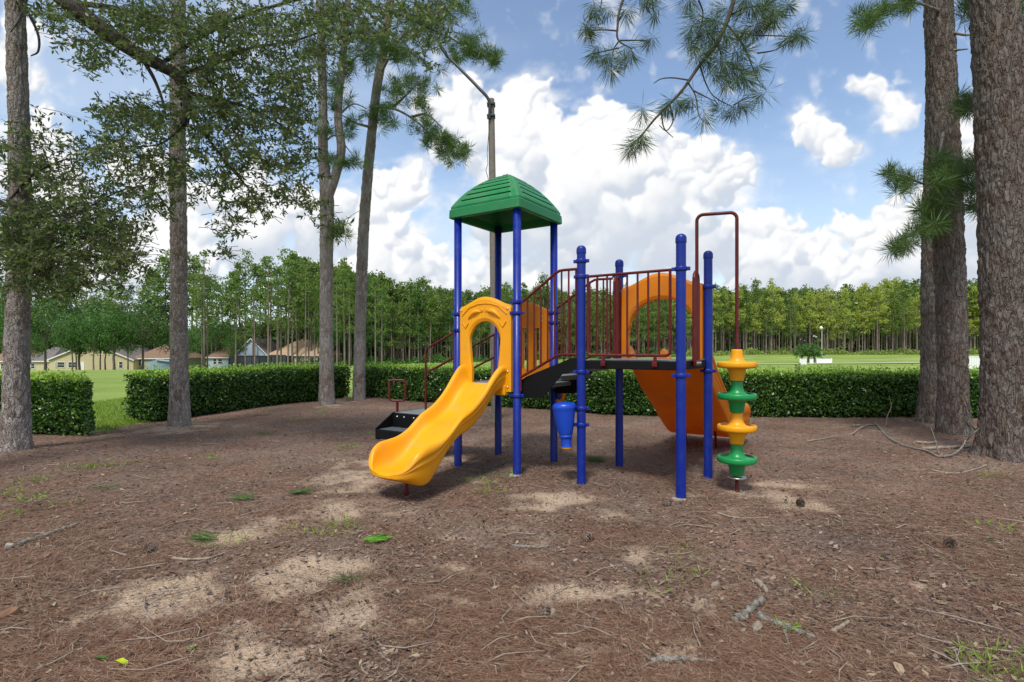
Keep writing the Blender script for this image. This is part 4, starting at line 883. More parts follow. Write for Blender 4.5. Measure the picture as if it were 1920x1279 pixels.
# leftmost pine
b1 = G(30, 851); Y1 = b1.y
p1 = [b1] + [at(x, y, Y1) for x, y in ((31, 700), (35, 520), (37, 330), (33, 140), (30, 0))]; p1 += [p1[-1] + Vector((-.05, 0, 4)), p1[-1] + Vector((-.1, 0, 8.5))]
pine('slim grey pine trunk nearest the left edge of the picture', p1, [.155, .135, .125, .115, .105, .10, .07, .02], n=72, dz=.028, seed=1, disp=.014, vs=17)
# second pine
b2 = G(337, 803); Y2 = b2.y
p2 = [b2] + [at(x, y, Y2) for x, y in ((336, 650), (335, 480), (333, 300), (334, 120), (335, 0))]; p2 += [p2[-1] + Vector((.05, 0, 4)), p2[-1] + Vector((0, 0, 8))]
pine('slim pine trunk standing in front of the diagonal hedge', p2, [.165, .14, .13, .122, .115, .105, .07, .02], n=64, dz=.035, seed=2, disp=.014, vs=17)
# forked pine
b3 = G(613, 762); Y3 = b3.y
p3 = [b3] + [at(x, y, Y3) for x, y in ((612, 600), (612, 470), (613, 370), (606, 290), (605, 180), (602, 60), (600, -60))]; p3 += [p3[-1] + Vector((.1, 0, 3)), p3[-1] + Vector((.1, 0, 6))]
o3, B3 = pine('forked pine that divides into two stems above the hedge corner', p3, [.185, .155, .15, .16, .115, .105, .10, .09, .06, .02], n=48, dz=.05, seed=3, disp=.015, vs=15, flare=.3)
q = [at(614, 372, Y3 - .02), at(630, 325, Y3 - .05), at(640, 280, Y3 - .05), at(634, 225, Y3), at(638, 150, Y3), at(648, 60, Y3), at(655, -60, Y3), at(660, -300, Y3)]
limb(q, .12, .06, o3, B3, 'stem', n=14)
T = []
for a in ([(636, 215), (662, 195), (690, 205)], [(640, 150), (665, 110), (690, 95)], [(606, 270), (630, 255), (668, 300)], [(606, 120), (585, 90), (570, 60)], [(645, 90), (675, 60), (700, 50)], [(612, 410), (632, 425), (645, 440)]):
    limb([at(x, y, Y3 + random.gauss(0, .1)) for x, y in a], .03, .01, o3, B3, n=6)
for (px, py, n_, s_) in ((640, 185, 7, 14), (665, 120, 8, 16), (655, 240, 6, 14), (620, 70, 9, 22), (665, 300, 6, 12), (640, 430, 6, 9), (590, 95, 6, 14), (680, 60, 9, 22), (630, 20, 10, 24), (625, 150, 6, 14), (612, 240, 5, 8), (622, 440, 4, 8), (616, 300, 4, 8), (700, 100, 6, 14)): clump(T, px, py, Y3, int(n_ * 1.5), s_)
T = [(p - B3, d, s) for p, d, s in T]; V, Fq = tufts(T, .26, 75, .010); link('needles', arr_mesh('needles', V, Fq), MT['needle_bright'], o3)
# leaning pine
b4 = G(673, 753); Y4 = b4.y
p4 = [b4] + [at(x, y, Y4) for x, y in ((675, 640), (678, 520), (684, 400), (694, 280), (706, 170), (722, 80), (732, 0))]; p4 += [p4[-1] + Vector((.5, 0, 2.5)), p4[-1] + Vector((.9, 0, 5))]
o4, B4 = pine('slender pine leaning right, beside the forked pine', p4, [.17, .145, .14, .135, .13, .12, .115, .10, .06, .02], n=48, dz=.05, seed=4, disp=.015, vs=15, flare=.3)
T = []
br = [[(694, 200), (735, 203), (770, 220), (800, 245), (825, 275), (845, 300)], [(712, 140), (760, 62), (820, 62), (870, 85), (915, 110)], [(735, 203), (760, 180), (790, 150)], [(700, 240), (665, 230), (640, 215)], [(716, 110), (750, 110), (775, 100)], [(770, 220), (800, 215), (830, 240)], [(726, 50), (700, 30), (680, 20)], [(730, 20), (780, 20), (830, 30)]]
for a in br: limb([at(x, y, Y4 + (-.6 if i else 0)) for i, (x, y) in enumerate(a)], .04, .012, o4, B4, n=6)
for (px, py, n_, s_) in ((830, 270, 10, 14), (850, 290, 9, 12), (800, 230, 8, 12), (840, 265, 6, 10), (870, 280, 5, 7), (780, 165, 8, 16), (755, 150, 8, 16), (720, 210, 8, 13), (735, 175, 7, 14), (900, 100, 9, 12), (925, 108, 9, 9), (870, 90, 8, 10), (855, 110, 7, 10), (890, 75, 6, 9), (740, 90, 12, 20), (700, 90, 9, 18), (820, 30, 11, 20), (850, 20, 10, 15), (770, 40, 12, 24), (810, 80, 6, 14), (725, 225, 5, 9), (760, 105, 6, 12), (785, 195, 7, 12), (815, 250, 6, 10)): clump(T, px, py, Y4 - .5, int(n_ * 1.5), s_)
T = [(p - B4, d, s) for p, d, s in T]; V, Fq = tufts(T, .26, 75, .010); link('needles', arr_mesh('needles', V, Fq), MT['needle_bright'], o4)

# right: two stout trunks and the nearest one
b6 = G(1752, 796); Y6 = b6.y
p6 = [b6] + [at(x, y, Y6) for x, y in ((1752, 700), (1753, 560), (1755, 400), (1758, 200), (1760, 0))]; p6 += [p6[-1] + Vector((0, 0, 5)), p6[-1] + Vector((.1, 0, 9))]
pine('stout pine trunk half hidden behind another, against the right end of the hedge', p6, [.26, .215, .205, .195, .185, .17, .1, .03], 'bark', 100, .035, .35, .02, 13, 6)
b5 = G(1787, 818); Y5 = b5.y
p5 = [b5] + [at(x, y, Y5) for x, y in ((1786, 700), (1783, 560), (1776, 400), (1767, 200), (1759, 0))]; p5 += [p5[-1] + Vector((-.25, 0, 4.5)), p5[-1] + Vector((-.4, 0, 9))]
o5, B5 = pine('stout pine trunk with drooping green needle branches, left of the nearest right trunk', p5, [.225, .20, .20, .20, .195, .188, .11, .03], 'bark', 110, .03, .3, .02, 13, 5)
T = []
for a, dY in (([(1772, 330), (1735, 345), (1700, 330), (1672, 325)], -.6), ([(1774, 380), (1745, 420), (1710, 440), (1680, 462)], -.5), ([(1768, 250), (1760, 290), (1745, 330)], -.7), ([(1760, 20), (1715, 5), (1660, 12), (1625, 30)], -.6), ([(1780, 60), (1812, 66), (1832, 60)], -.2), ([(1782, 95), (1815, 92)], -.2)):
    limb([at(x, y, Y5 + (dY if i else -.15)) for i, (x, y) in enumerate(a)], .022, .008, o5, B5, n=6)
for (px, py, n_, s_) in ((1672, 325, 4, 6), (1700, 335, 4, 9), (1690, 350, 3, 7), (1755, 320, 7, 14), (1775, 340, 6, 12), (1760, 380, 7, 14), (1735, 395, 6, 10), (1745, 420, 6, 10), (1720, 430, 5, 9), (1680, 462, 5, 6), (1700, 455, 4, 8), (1630, 28, 4, 8), (1655, 14, 5, 9), (1700, 5, 5, 10), (1625, 45, 3, 5), (1770, 300, 4, 10)): clump(T, px, py, Y5 - .6, n_ + 1, s_)
T = [(p - B5, d, s) for p, d, s in T]; V, Fq = tufts(T, .24, 90, .007); link('needles', arr_mesh('needles', V, Fq), MT['needle_bright'], o5)
b7 = G(1897, 866); Y7 = b7.y
p7 = [b7] + [at(x, y, Y7) for x, y in ((1893, 740), (1890, 560), (1886, 400), (1875, 200), (1862, 0))]; p7 += [p7[-1] + Vector((-.35, 0, 4.5)), p7[-1] + Vector((-.5, 0, 10))]
o7, B7 = pine('thickest and nearest pine trunk, at the right edge of the picture', p7, [.29, .27, .262, .255, .248, .24, .14, .04], 'bark', 150, .022, .62, .022, 13, 7)
T = []
for a in ([(1895, 250), (1850, 245), (1815, 190)], [(1890, 330), (1845, 330), (1812, 310)], [(1840, 400), (1832, 440), (1842, 470)], [(1905, 60), (1925, 80), (1940, 140)]):
    limb([at(x, y, Y7 + .5 * (i > 0) + .25) for i, (x, y) in enumerate(a)], .02, .006, o7, B7, n=6)
for (px, py, n_, s_) in ((1815, 185, 4, 8), (1822, 200, 4, 7), (1815, 320, 4, 8), (1825, 350, 4, 8), (1830, 300, 3, 7), (1828, 385, 3, 6), (1910, 70, 4, 10), (1915, 130, 4, 10), (1905, 15, 4, 10), (1820, 10, 5, 12)): clump(T, px, py, Y7 + .9, n_ * 2, s_)
# the long limb that hangs over the slide side of the playground
Yb = 4.9
mainp = [(1376, 0), (1362, 44), (1341, 86), (1310, 125), (1281, 167), (1255, 195), (1227, 224), (1200, 258), (1182, 276)]
tr = at(1862, 0, Y7) + Vector((-.15, 0, 1.6))
limb([tr, Vector((4.6, 5.9, 6.6)), Vector((3.2, 5.2, 6.0)), at(1400, -120, Yb), at(1376, 0, Yb)], .055, .022, o7, B7, n=8)
limb([at(x, y, Yb) for x, y in mainp], .021, .006, o7, B7, n=7, material='twig')
limb([Vector((3.2, 5.2, 6.0)), at(1230, -150, Yb + .2), at(1168, 0, Yb + .2), at(1158, 50, Yb + .2), at(1160, 76, Yb + .2), at(1186, 92, Yb + .2)], .02, .005, o7, B7, n=6, material='twig')
for a in ([(1362, 44), (1392, 82), (1405, 110), (1420, 148), (1436, 168)], [(1388, 62), (1420, 66), (1470, 68), (1500, 72)], [(1312, 122), (1324, 158), (1340, 182), (1376, 202)], [(1376, 197), (1404, 180)], [(1290, 155), (1304, 180), (1310, 215), (1320, 228)], [(1290, 150), (1262, 146), (1240, 148), (1226, 156)],
          [(1310, 0), (1318, 30), (1305, 85)], [(1366, 30), (1400, 15), (1450, 10)], [(1420, 100), (1450, 95), (1470, 85)], [(1255, 195), (1262, 225), (1250, 245), (1236, 235)], [(1240, 212), (1245, 240), (1262, 258)], [(1158, 58), (1130, 56), (1108, 58)], [(1160, 78), (1150, 95), (1146, 128)], [(1160, 40), (1170, 20)], [(1160, 76), (1205, 76), (1215, 80)], [(1220, -10), (1212, 15), (1222, 28)], [(1130, -10), (1125, 20)], [(1160, 90), (1125, 98), (1112, 100)], [(1300, 170), (1340, 190)]):
    limb([at(x, y, Yb + (.2 if a[0][0] < 1225 else 0) + random.gauss(0, .05)) for x, y in a], .008, .0035, o7, B7, n=5, material='twig')
TN = []
for (px, py) in ((1303,28),(1294,60),(1300,86),(1312,104),(1350,18),(1382,28),(1412,14),(1440,8),(1462,22),(1428,44),(1350,92),(1330,118),(1346,142),(1362,160),(1386,108),(1402,150),(1422,126),(1392,62),(1205,214),(1250,204),(1274,200),(1292,194),(1182,280),(1206,268),(1196,262),(1320,226),(1372,214),(1396,200),(1420,180),(1345,200),(1500,70),(1492,66),(1470,75),
                 (1108,56),(1104,62),(1172,28),(1216,80),(1114,102),(1146,132),(1184,106),(1228,30),(1222,2),(1130,25),(1115,25),(1165,110),(1380,70),(1330,60),(1370,128),(1410,60),(1450,30),(1340,40),(1365,70),(1390,135),(1430,20),(1480,10),(1400,95),(1335,75),(1320,45),(1290,5),(1395,5),(1355,120),(1380,150),(1135,110),(1210,5),(1445,45),(1310,70),(1325,100)):
    TN.append((at(px, py, Yb + (.2 if px < 1232 and py < 150 else 0) + random.gauss(0, .12)), Vector((random.gauss(0, .5), random.gauss(0, .35), -.5 + random.gauss(0, .4))), random.uniform(.8, 1.08)))
V, Fq = tufts([(p - B7, d, s) for p, d, s in TN], .185, 130, .0042, .2); V2, F2 = tufts([(p - B7, d, s) for p, d, s in T], .24, 80, .007)
V, Fq = vjoin([(V, Fq), (V2, F2)]); link('needles', arr_mesh('needles', V, Fq), MT['needle'], o7)

# ---- oak whose limbs reach in from the left
def oak():
    base = Vector((-6.6, 4.3, 0)); o = empty('oak_tree', base, 0, 'evergreen oak with dark limbs and small leaves reaching in from upper left', 'oak tree')
    tr = [base + Vector((0, 0, -.1)), base + Vector((.05, .1, 2.2)), base + Vector((.1, .3, 4.4)), base + Vector((0, .5, 7.5)), base + Vector((-.2, .6, 10))]
    link('trunk', trunk_mesh('oak_trunk', [p - base for p in tr], [.3, .26, .23, .15, .05], 32, .12, .3, .006, 16, 9, 4), MT['bark_oak'], o)
    Y = 6.9
    def L_(a, r0, r1, dy=0, n=8): return limb([p if isinstance(p, Vector) else at(p[0], p[1], Y + dy + (p[2] if len(p) > 2 else 0)) for p in a], r0, r1, o, base, 'limb', 'bark_oak', 6, n)
    fork = base + Vector((.1, .3, 4.6))
    L_([fork, Vector((-6.4, 5.6, 5.75)), (60, -40), (140, 15), (195, 58), (250, 95), (300, 122), (330, 140), (347, 170), (352, 200), (345, 235)], .13, .045, 0, 10)
    L_([(130, 4), (210, 14), (270, 26), (330, 45), (380, 60)], .035, .015)
    L_([(270, 115), (290, 150), (305, 190), (312, 225)], .028, .01)
    L_([(347, 172), (400, 185), (460, 200), (520, 230), (570, 265)], .03, .01)
    L_([(330, 140), (400, 120), (470, 90), (540, 80), (600, 60)], .03, .01)
    L_([(300, 122), (360, 80), (430, 40), (520, 10), (620, -10), (740, 25), (820, 60)], .03, .008, .3)
    L_([fork, Vector((-6.3, 5.5, 4.4)), (-60, 330), (10, 385), (70, 410), (140, 440), (200, 470)], .06, .012, .2)
    L_([(60, 408), (140, 400), (220, 360), (280, 345)], .016, .006)
    L_([(40, 0), (70, 60), (72, 95), (58, 105)], .02, .007); L_([(60, -30), (40, 30), (20, 60)], .014, .006)
    L_([(352, 205), (420, 300), (470, 360), (500, 420)], .018, .006, .2); L_([(345, 235), (300, 270), (240, 275)], .016, .006)
    L_([(10, 385), (60, 330), (120, 300), (170, 300)], .018, .006)
    # sprays of leaves: centre px, spread px, number
    blobs = [(60,270,55,40,60),(40,330,55,40,80),(110,330,45,35,55),(60,410,60,35,130),(140,420,60,35,130),(210,440,50,30,110),(120,480,80,35,170),(40,490,45,45,150),(220,490,45,30,90),(100,530,60,20,80),(30,440,40,40,120),
             (200,40,45,30,60),(150,80,35,25,28),(190,110,40,25,40),(270,70,45,30,70),(300,30,40,25,60),(120,30,40,25,30),(250,30,40,30,55),(70,20,40,15,25),
             (210,210,35,22,40),(260,220,45,30,70),(230,270,45,30,60),(300,250,35,40,55),(180,290,40,25,45),(280,310,50,30,65),(300,370,40,40,50),(240,370,40,30,40),(170,370,50,30,60),
             (380,60,50,45,130),(450,50,60,45,150),(530,50,60,45,140),(600,30,50,25,70),(380,120,45,45,120),(450,130,60,45,160),(530,140,50,45,120),(400,200,50,45,130),(470,220,60,45,150),(540,230,40,40,90),(380,270,45,40,80),(450,290,55,35,100),(520,310,45,30,75),(560,180,35,50,70),(340,200,30,40,40),
             (420,350,40,25,40),(480,380,40,25,45),(440,420,25,25,22),(540,360,35,25,36),(570,300,25,30,34),(590,390,25,25,24),(430,465,18,18,10),(630,420,16,20,10),(350,330,35,25,34),
             (680,20,50,20,50),(760,20,50,20,55),(820,25,35,20,36),(700,60,50,15,25),(780,70,40,18,26),(800,110,15,18,10),(840,60,20,18,14),(640,60,35,20,25),(600,100,30,30,26)]
    C, Dd, W = [], [], []
    for (px, py, sx, sy, n) in blobs:
        for i in range(int(n * (.66 if n > 70 and px > 300 else 1.0 if n > 70 else .9))):
            C.append(at(px + random.gauss(0, sx * .62), py + random.gauss(0, sy * .62), Y + random.gauss(0, .55) + (.25 if px > 560 else 0)) - base)
    n = len(C); C = np.array([tuple(c) for c in C]); D = rng.normal(size=(n, 3)); D[:, 2] = D[:, 2] * .45 - .15; D /= np.linalg.norm(D, axis=1, keepdims=True); Ls = .16 + rng.random(n) * .2
    # crown above the picture
    m = 700; U = np.array([-4.4, 4.6, 9.0]) - np.array(base) + rand_unit(m) * (rng.random(m) ** .4)[:, None] * np.array([3.4, 3.0, 1.6]); C = np.concatenate([C, U]); D = np.concatenate([D, rand_unit(m)]); Ls = np.concatenate([Ls, np.full(m, .4)]); n += m
    K = 13; out = []
    for k in range(K):
        t = (k + rng.random(n)) / K; P = C + D * (Ls * (t - .4))[:, None]; sp = rand_unit(n); dr = D * .55 + sp * .75 + np.array([0, 0, -.12]); dr /= np.linalg.norm(dr, axis=1, keepdims=True)
        Ln = .05 + rng.random(n) * .04; out.append(leaf_quads(P, dr, rand_unit(n) + np.array([0, 0, .6]), Ln, Ln * (.30 + .1 * rng.random(n))))
    V, Fq = vjoin(out); link('foliage', arr_mesh('oak_foliage', V, Fq), MT['oak_leaf'], o)
    mb = MB()
    for i in range(n): p = Vector(C[i]); d = Vector(D[i]) * float(Ls[i]); mb.tube([p - d * .75, p - d * .3 + Vector((0, 0, .012)), p + d * .55], [.0042, .003, .0015], 3, False)
    mb.build('twigs', MT['twig'], o)
oak()

# ---- far trees -----------------------------------------------------------------
def crown_quads(centres, nper, spread, size, flat=.6):
    out = []
    for (c, s) in centres:
        m = int(nper * (.7 + .6 * random.random())); P = np.array(c) + rng.normal(size=(m, 3)) * np.array([spread, spread, spread * flat]) * s
        D = rand_unit(m); D[:, 2] += .15; Ln = size * (.6 + .8 * rng.random(m)); out.append(leaf_quads(P, D, rand_unit(m) + np.array([0, -.25, .5]), Ln, Ln * .65))
    return vjoin(out)
def far_pine_parts(seed, H=18, frac=.52, ncl=60, nper=30, rad=2.2, size=.34):
    random.seed(seed); lean = random.gauss(0, .25)
    mb = MB(); mb.tube([(0, 0, -.5), (lean * .3, 0, H * .35), (lean, 0, H * .7), (lean * 1.2, 0, H * .97)], [.17, .14, .10, .03], 7, False)
    cs = []
    for i in range(ncl):
        f = random.random(); z = H * (1 - frac * f); prof = (.25 + .95 * math.sin(min(1, f * 1.25) * math.pi * .62)) * rad * (.55 + .45 * random.random()); a = random.random() * 6.283; rr = prof * math.sqrt(random.random())
        cs.append(((lean + math.cos(a) * rr, math.sin(a) * rr, z + random.gauss(0, .2)), .7 + .6 * random.random()))
        if rr > .6 and random.random() < .6: mb.tube([(lean, 0, z - .3), (lean + math.cos(a) * rr, math.sin(a) * rr, z - .1)], [.035, .012], 4, False)
    V, Fq = crown_quads(cs, nper, .36, size); return mb, V, Fq
def broad_parts(seed, H=8, rad=4.2, zc=5.0, ncl=75):
    random.seed(seed); mb = MB(); mb.tube([(0, 0, -.5), (random.gauss(0, .15), 0, zc * .35), (random.gauss(0, .3), 0, zc * .75), (0, 0, H * .8)], [.26, .2, .15, .05], 8, False); cs = []
    for i in range(ncl):
        u = Vector(tuple(rand_unit(1)[0])) * (random.random() ** .35); c = Vector((u.x * rad, u.y * rad, zc + u.z * (H - zc))); cs.append((tuple(c), .9 + .5 * random.random()))
        if random.random() < .16: q_ = zc * (.5 + .25 * random.random()); mb.tube([(0, 0, q_), tuple(c.lerp(Vector((0, 0, q_ + .6)), .5) + Vector((0, 0, -.2))), tuple(c)], [.08, .05, .02], 5, False)
    V, Fq = crown_quads(cs, 48, .55, .34, .7); return mb, V, Fq
PROT = []
def proto(kind, parts, leafmat, barkmat='bark_far'):
    mb, V, Fq = parts
    tm = bpy.data.meshes.new(kind + '_trunk'); tm.from_pydata(mb.v, [], mb.f); tm.polygons.foreach_set('use_smooth', mb.sm); tm.materials.append(MT[barkmat])
    cm = arr_mesh(kind + '_crown', V, Fq); cm.materials.append(MT[leafmat]); return tm, cm, V, Fq, mb
PINES = [proto('pine', far_pine_parts(100 + i, frac=(.5, .58, .66, .55, .48, .7)[i]), ('far_b', 'far_b', 'far_a', 'far_b', 'far_a', 'far_b')[i]) for i in range(6)]
MIDP = [proto('bushy_pine', far_pine_parts(150 + i, frac=(.72, .8, .66)[i], ncl=75, rad=2.7), ('far_a', 'far_c', 'far_a')[i]) for i in range(3)]
THIN = [proto('thin_pine', far_pine_parts(200 + i, frac=(.45, .55, .6)[i], ncl=34, nper=24, rad=2.3, size=.32), 'far_a') for i in range(3)]
BROAD = [proto('broadleaf', broad_parts(300 + i, 8, 4.4, 4.9), ('far_c', 'far_c', 'far_d')[i]) for i in range(3)]
HIGH = [proto('high_crown', broad_parts(320 + i, 12.5, 4.6 - i * .5, 8.6, 80), ('far_c', 'far_d', 'far_c')[i]) for i in range(3)]
def place(name, pr, x, y, s, label, cat, group, sz=None):
    o = empty(name, (x, y, float(tz(x, y)) - .05), random.random() * 6.28, label, cat, group); o.scale = (s, s, sz or s)
    t = bpy.data.objects.new('trunk', pr[0]); COL.objects.link(t); t.parent = o
    c = bpy.data.objects.new('crown', pr[1]); COL.objects.link(c); c.parent = o
    return o
random.seed(5)
edge_px = [-50, 350, 640, 850, 1000, 1330, 1920]; edge_Y = [150, 132, 124, 130, 136, 142, 150]
top_px = [-50, 250, 345, 420, 500, 640, 700, 760, 850, 960, 1100, 1330, 1450, 1600, 1720, 1850, 1930]; top_py = [500, 520, 468, 505, 470, 500, 516, 532, 548, 540, 548, 545, 540, 545, 530, 532, 530]
def wood_tree(px, dY, jit=8):
    Y = float(np.interp(px, edge_px, edge_Y)) + dY; x = (px - 960) * Y / F; top = float(np.interp(px, top_px, top_py)) + random.gauss(0, jit); zt = CH + (YH - top) * Y / F
    return x, Y, max(6, zt - float(tz(x, Y))) / 18
px = -30.0
while px < 1900:
    x, y, s = wood_tree(px, random.uniform(0, 7), 9)
    if px < 650:
        place('pine_tree', random.choice(THIN + PINES[2:5:2] + MIDP[:1]), x, y, s * random.uniform(.8, 1.08), 'slender pine in the loose stand behind the houses on the left', 'pine tree', 'pines behind the houses')
        px += random.uniform(9, 15)
    elif px < 1250:
        place('pine_tree', random.choice(MIDP + MIDP + PINES[2:5:2]), x, y, s * random.uniform(.74, 1.05), 'leafy pine in the middle stretch of the wood, beyond the slides', 'pine tree', 'pines of the middle wood')
        px += random.choice((3, 5, 8, 14, 20)) + random.random() * 4
    else:
        place('pine_tree', random.choice(PINES), x, y, s * random.uniform(.8, 1.06), 'tall straight pine in the sunlit plantation across the field on the right', 'pine tree', 'pines of the plantation')
        px += random.choice((3, 5, 7, 9, 13)) + random.random() * 2.5
def wood_mass():
    rows = []
    tr = MB()
    for px in np.arange(560, 1960, 3.0):
        x, y, s = wood_tree(px + random.gauss(0, 3), random.uniform(9, 48), 6); pr = random.choice(PINES); V = pr[2]; m = len(V) // 4; sel = rng.random(m) < .30
        a = random.random() * 6.28; s *= .96; W = V.reshape(-1, 4, 3)[sel]; c_ = W.mean(1, keepdims=True); W = (c_ + (W - c_) * 1.6).reshape(-1, 3)
        ca, sa = math.cos(a), math.sin(a); Q = np.stack([W[:, 0] * ca - W[:, 1] * sa, W[:, 0] * sa + W[:, 1] * ca, W[:, 2]], 1) * s + np.array([x, y, float(tz(x, y))]); rows.append((Q, np.arange(len(Q)).reshape(-1, 4)))
        for k in range(2):
            xx = x + random.gauss(0, 1.2); zz = float(tz(xx, y)); tr.tube([(xx, y, zz - .3), (xx + random.gauss(0, .2), y, zz + 13 * s)], [.16, .09], 4, False)
    n = 36000; pxx = 560 + rng.random(n) * 1400; Yy = np.interp(pxx, edge_px, edge_Y) + 30 + rng.random(n) * 25; Xx = (pxx - 960) * Yy / F; Pz = np.stack([Xx, Yy, tz(Xx, Yy) + rng.random(n) ** 1.7 * 12], 1); Ln = 1.0 + rng.random(n) * 1.1
    rows.append(leaf_quads(Pz, rand_unit(n), rand_unit(n) + np.array([0, -.6, .4]), Ln, Ln * .7))
    V, Fq = vjoin(rows); o = link('pine_wood', arr_mesh('pine_wood', V, Fq), MT['far_mass']); o['kind'] = 'stuff'; o['label'] = 'deep mass of the pine wood behind its front row'; o['category'] = 'wood'
    t = tr.build('wood_trunks', MT['bark_far'], o); t['kind'] = 'stuff'
    # far-left green mass behind houses
    rows = []
    for px in np.arange(-60, 720, 5.0):
        Y = 155 + random.uniform(0, 30); x = (px - 960) * Y / F; s = random.uniform(1.1, 1.7) * (1.0 if px < 560 else 1.1); V = random.choice(BROAD)[2]; m = len(V) // 4; sel = rng.random(m) < .22; W = V.reshape(-1, 4, 3)[sel]; c_ = W.mean(1, keepdims=True); W = (c_ + (W - c_) * 2.0).reshape(-1, 3)
        rows.append((W * s + np.array([x, Y, float(tz(x, Y))]), np.arange(len(W)).reshape(-1, 4)))
    V, Fq = vjoin(rows); o = link('broadleaf_wood', arr_mesh('broadleaf_wood', V, Fq), MT['far_d']); o['kind'] = 'stuff'; o['label'] = 'dark green mass of trees behind the houses'; o['category'] = 'wood'
    # undergrowth along the foot of the plantation
    n = 12000; px = 560 + rng.random(n) * 700; Y = np.interp(px, edge_px, edge_Y) - 1 + rng.random(n) * 9; X = (px - 960) * Y / F; hh = np.clip(fbm(X * .22, Y * .22, 3, 88) - .25, .03, 1) ** 1.3 * 6.5
    P = np.stack([X, Y, tz(X, Y) + rng.random(n) * hh], 1); Ln = .25 + rng.random(n) * .35; V, Fq = leaf_quads(P, rand_unit(n), rand_unit(n) + np.array([0, -.4, .5]), Ln, Ln * .6)
    o = link('undergrowth', arr_mesh('undergrowth', V, Fq), MT['far_c']); o['kind'] = 'stuff'; o['label'] = 'dark green undergrowth along the foot of the middle wood'; o['category'] = 'undergrowth'
    n = 15000; px = 1220 + rng.random(n) * 720; Y = np.interp(px, edge_px, edge_Y) - 2 + rng.random(n) * 7; X = (px - 960) * Y / F; hh = np.clip(fbm(X * .25, Y * .25, 3, 8) - .2, .05, 1) ** 1.4 * 5.0
    P = np.stack([X, Y, tz(X, Y) + rng.random(n) * hh], 1); Ln = .25 + rng.random(n) * .35; V, Fq = leaf_quads(P, rand_unit(n), rand_unit(n) + np.array([0, -.4, .5]), Ln, Ln * .6)
    o = link('undergrowth', arr_mesh('undergrowth', V, Fq), MT['under']); o['kind'] = 'stuff'; o['label'] = 'yellow green undergrowth along the foot of the sunlit plantation'; o['category'] = 'undergrowth'
wood_mass()
# pines standing in front of the houses
for i_, (px, top, Yh) in enumerate(sorted(((383, 470, 116), (389, 520, 117), (379, 500, 118), (460, 555, 118), (478, 540, 116), (503, 480, 114), (520, 500, 115), (527, 510, 117), (540, 490, 115), (548, 520, 116), (557, 510, 118), (573, 495, 116), (579, 520, 117), (590, 540, 118), (632, 520, 116), (646, 505, 117), (655, 530, 116), (704, 520, 117), (716, 540, 118), (442, 520, 117)))):
    x = (px - 960) * Yh / F; s = (CH + (YH - top) * Yh / F - float(tz(x, Yh))) / 18
    place('pine_tree', random.choice(THIN), x, Yh, s, 'thin bare stemmed pine before the houses, number %s counted from the left' % ('one two three four five six seven eight nine ten eleven twelve thirteen fourteen fifteen sixteen seventeen eighteen nineteen twenty'.split()[i_]), 'pine tree', 'pines in front of the houses')
for i, (px, Yh, s, k, lab) in enumerate(((25, 108, 1.05, 0, 'broad dark green tree at far left in front of the yellow house'), (85, 112, 1.1, 1, 'broad green tree above the left end of the yellow house'), (150, 110, 1.0, 0, 'broad green tree in front of the yellow gable'), (215, 109, 1.05, 2, 'rounded green tree at the right end of the yellow gable'), (268, 114, 1.1, 1, 'dark evergreen tree beside the grey house wing'), (52, 100, .62, 1, 'low dark tree against the left eaves of the yellow house'),
                                     (440, 119, .6, 1, 'low dark tree between the pale blue wing and the screened porch'), (322, 117, .75, 0, 'small yellow green tree just left of the second pine trunk'), (352, 112, .7, 2, 'small bushy tree just right of the second pine trunk'), (405, 128, .95, 0, 'bright green tree over the roof of the pale blue wing'), (615, 120, .9, 2, 'green tree behind the forked pine'), (110, 140, 1.5, 1, 'large dark tree rising behind the yellow house'), (30, 142, 1.6, 0, 'large tree rising behind the far left house'), (290, 138, 1.4, 1, 'large dark tree rising behind the brown roofed wing'), (200, 141, 1.5, 2, 'large green tree behind the ridge of the yellow gable'))):
    x = (px - 960) * Yh / F; place('broadleaf_tree', HIGH[k], x, Yh, s, lab, 'tree', 'garden trees by the houses')
ORD = ['leftmost', 'second', 'third', 'fourth', 'fifth', 'sixth', 'seventh', 'eighth']
for i, px in enumerate((135, 143, 150, 176, 188, 198, 212, 240)):
    Yh = 107 + (i % 3) * 2; x = (px - 960) * Yh / F; o = place('broadleaf_tree', HIGH[i % 3], x, Yh, .62, ORD[i] + (' of' if i == 0 else ' from left of') + ' the small bare stemmed trees before the yellow house', 'tree', 'row of small trees before the yellow house', .85)

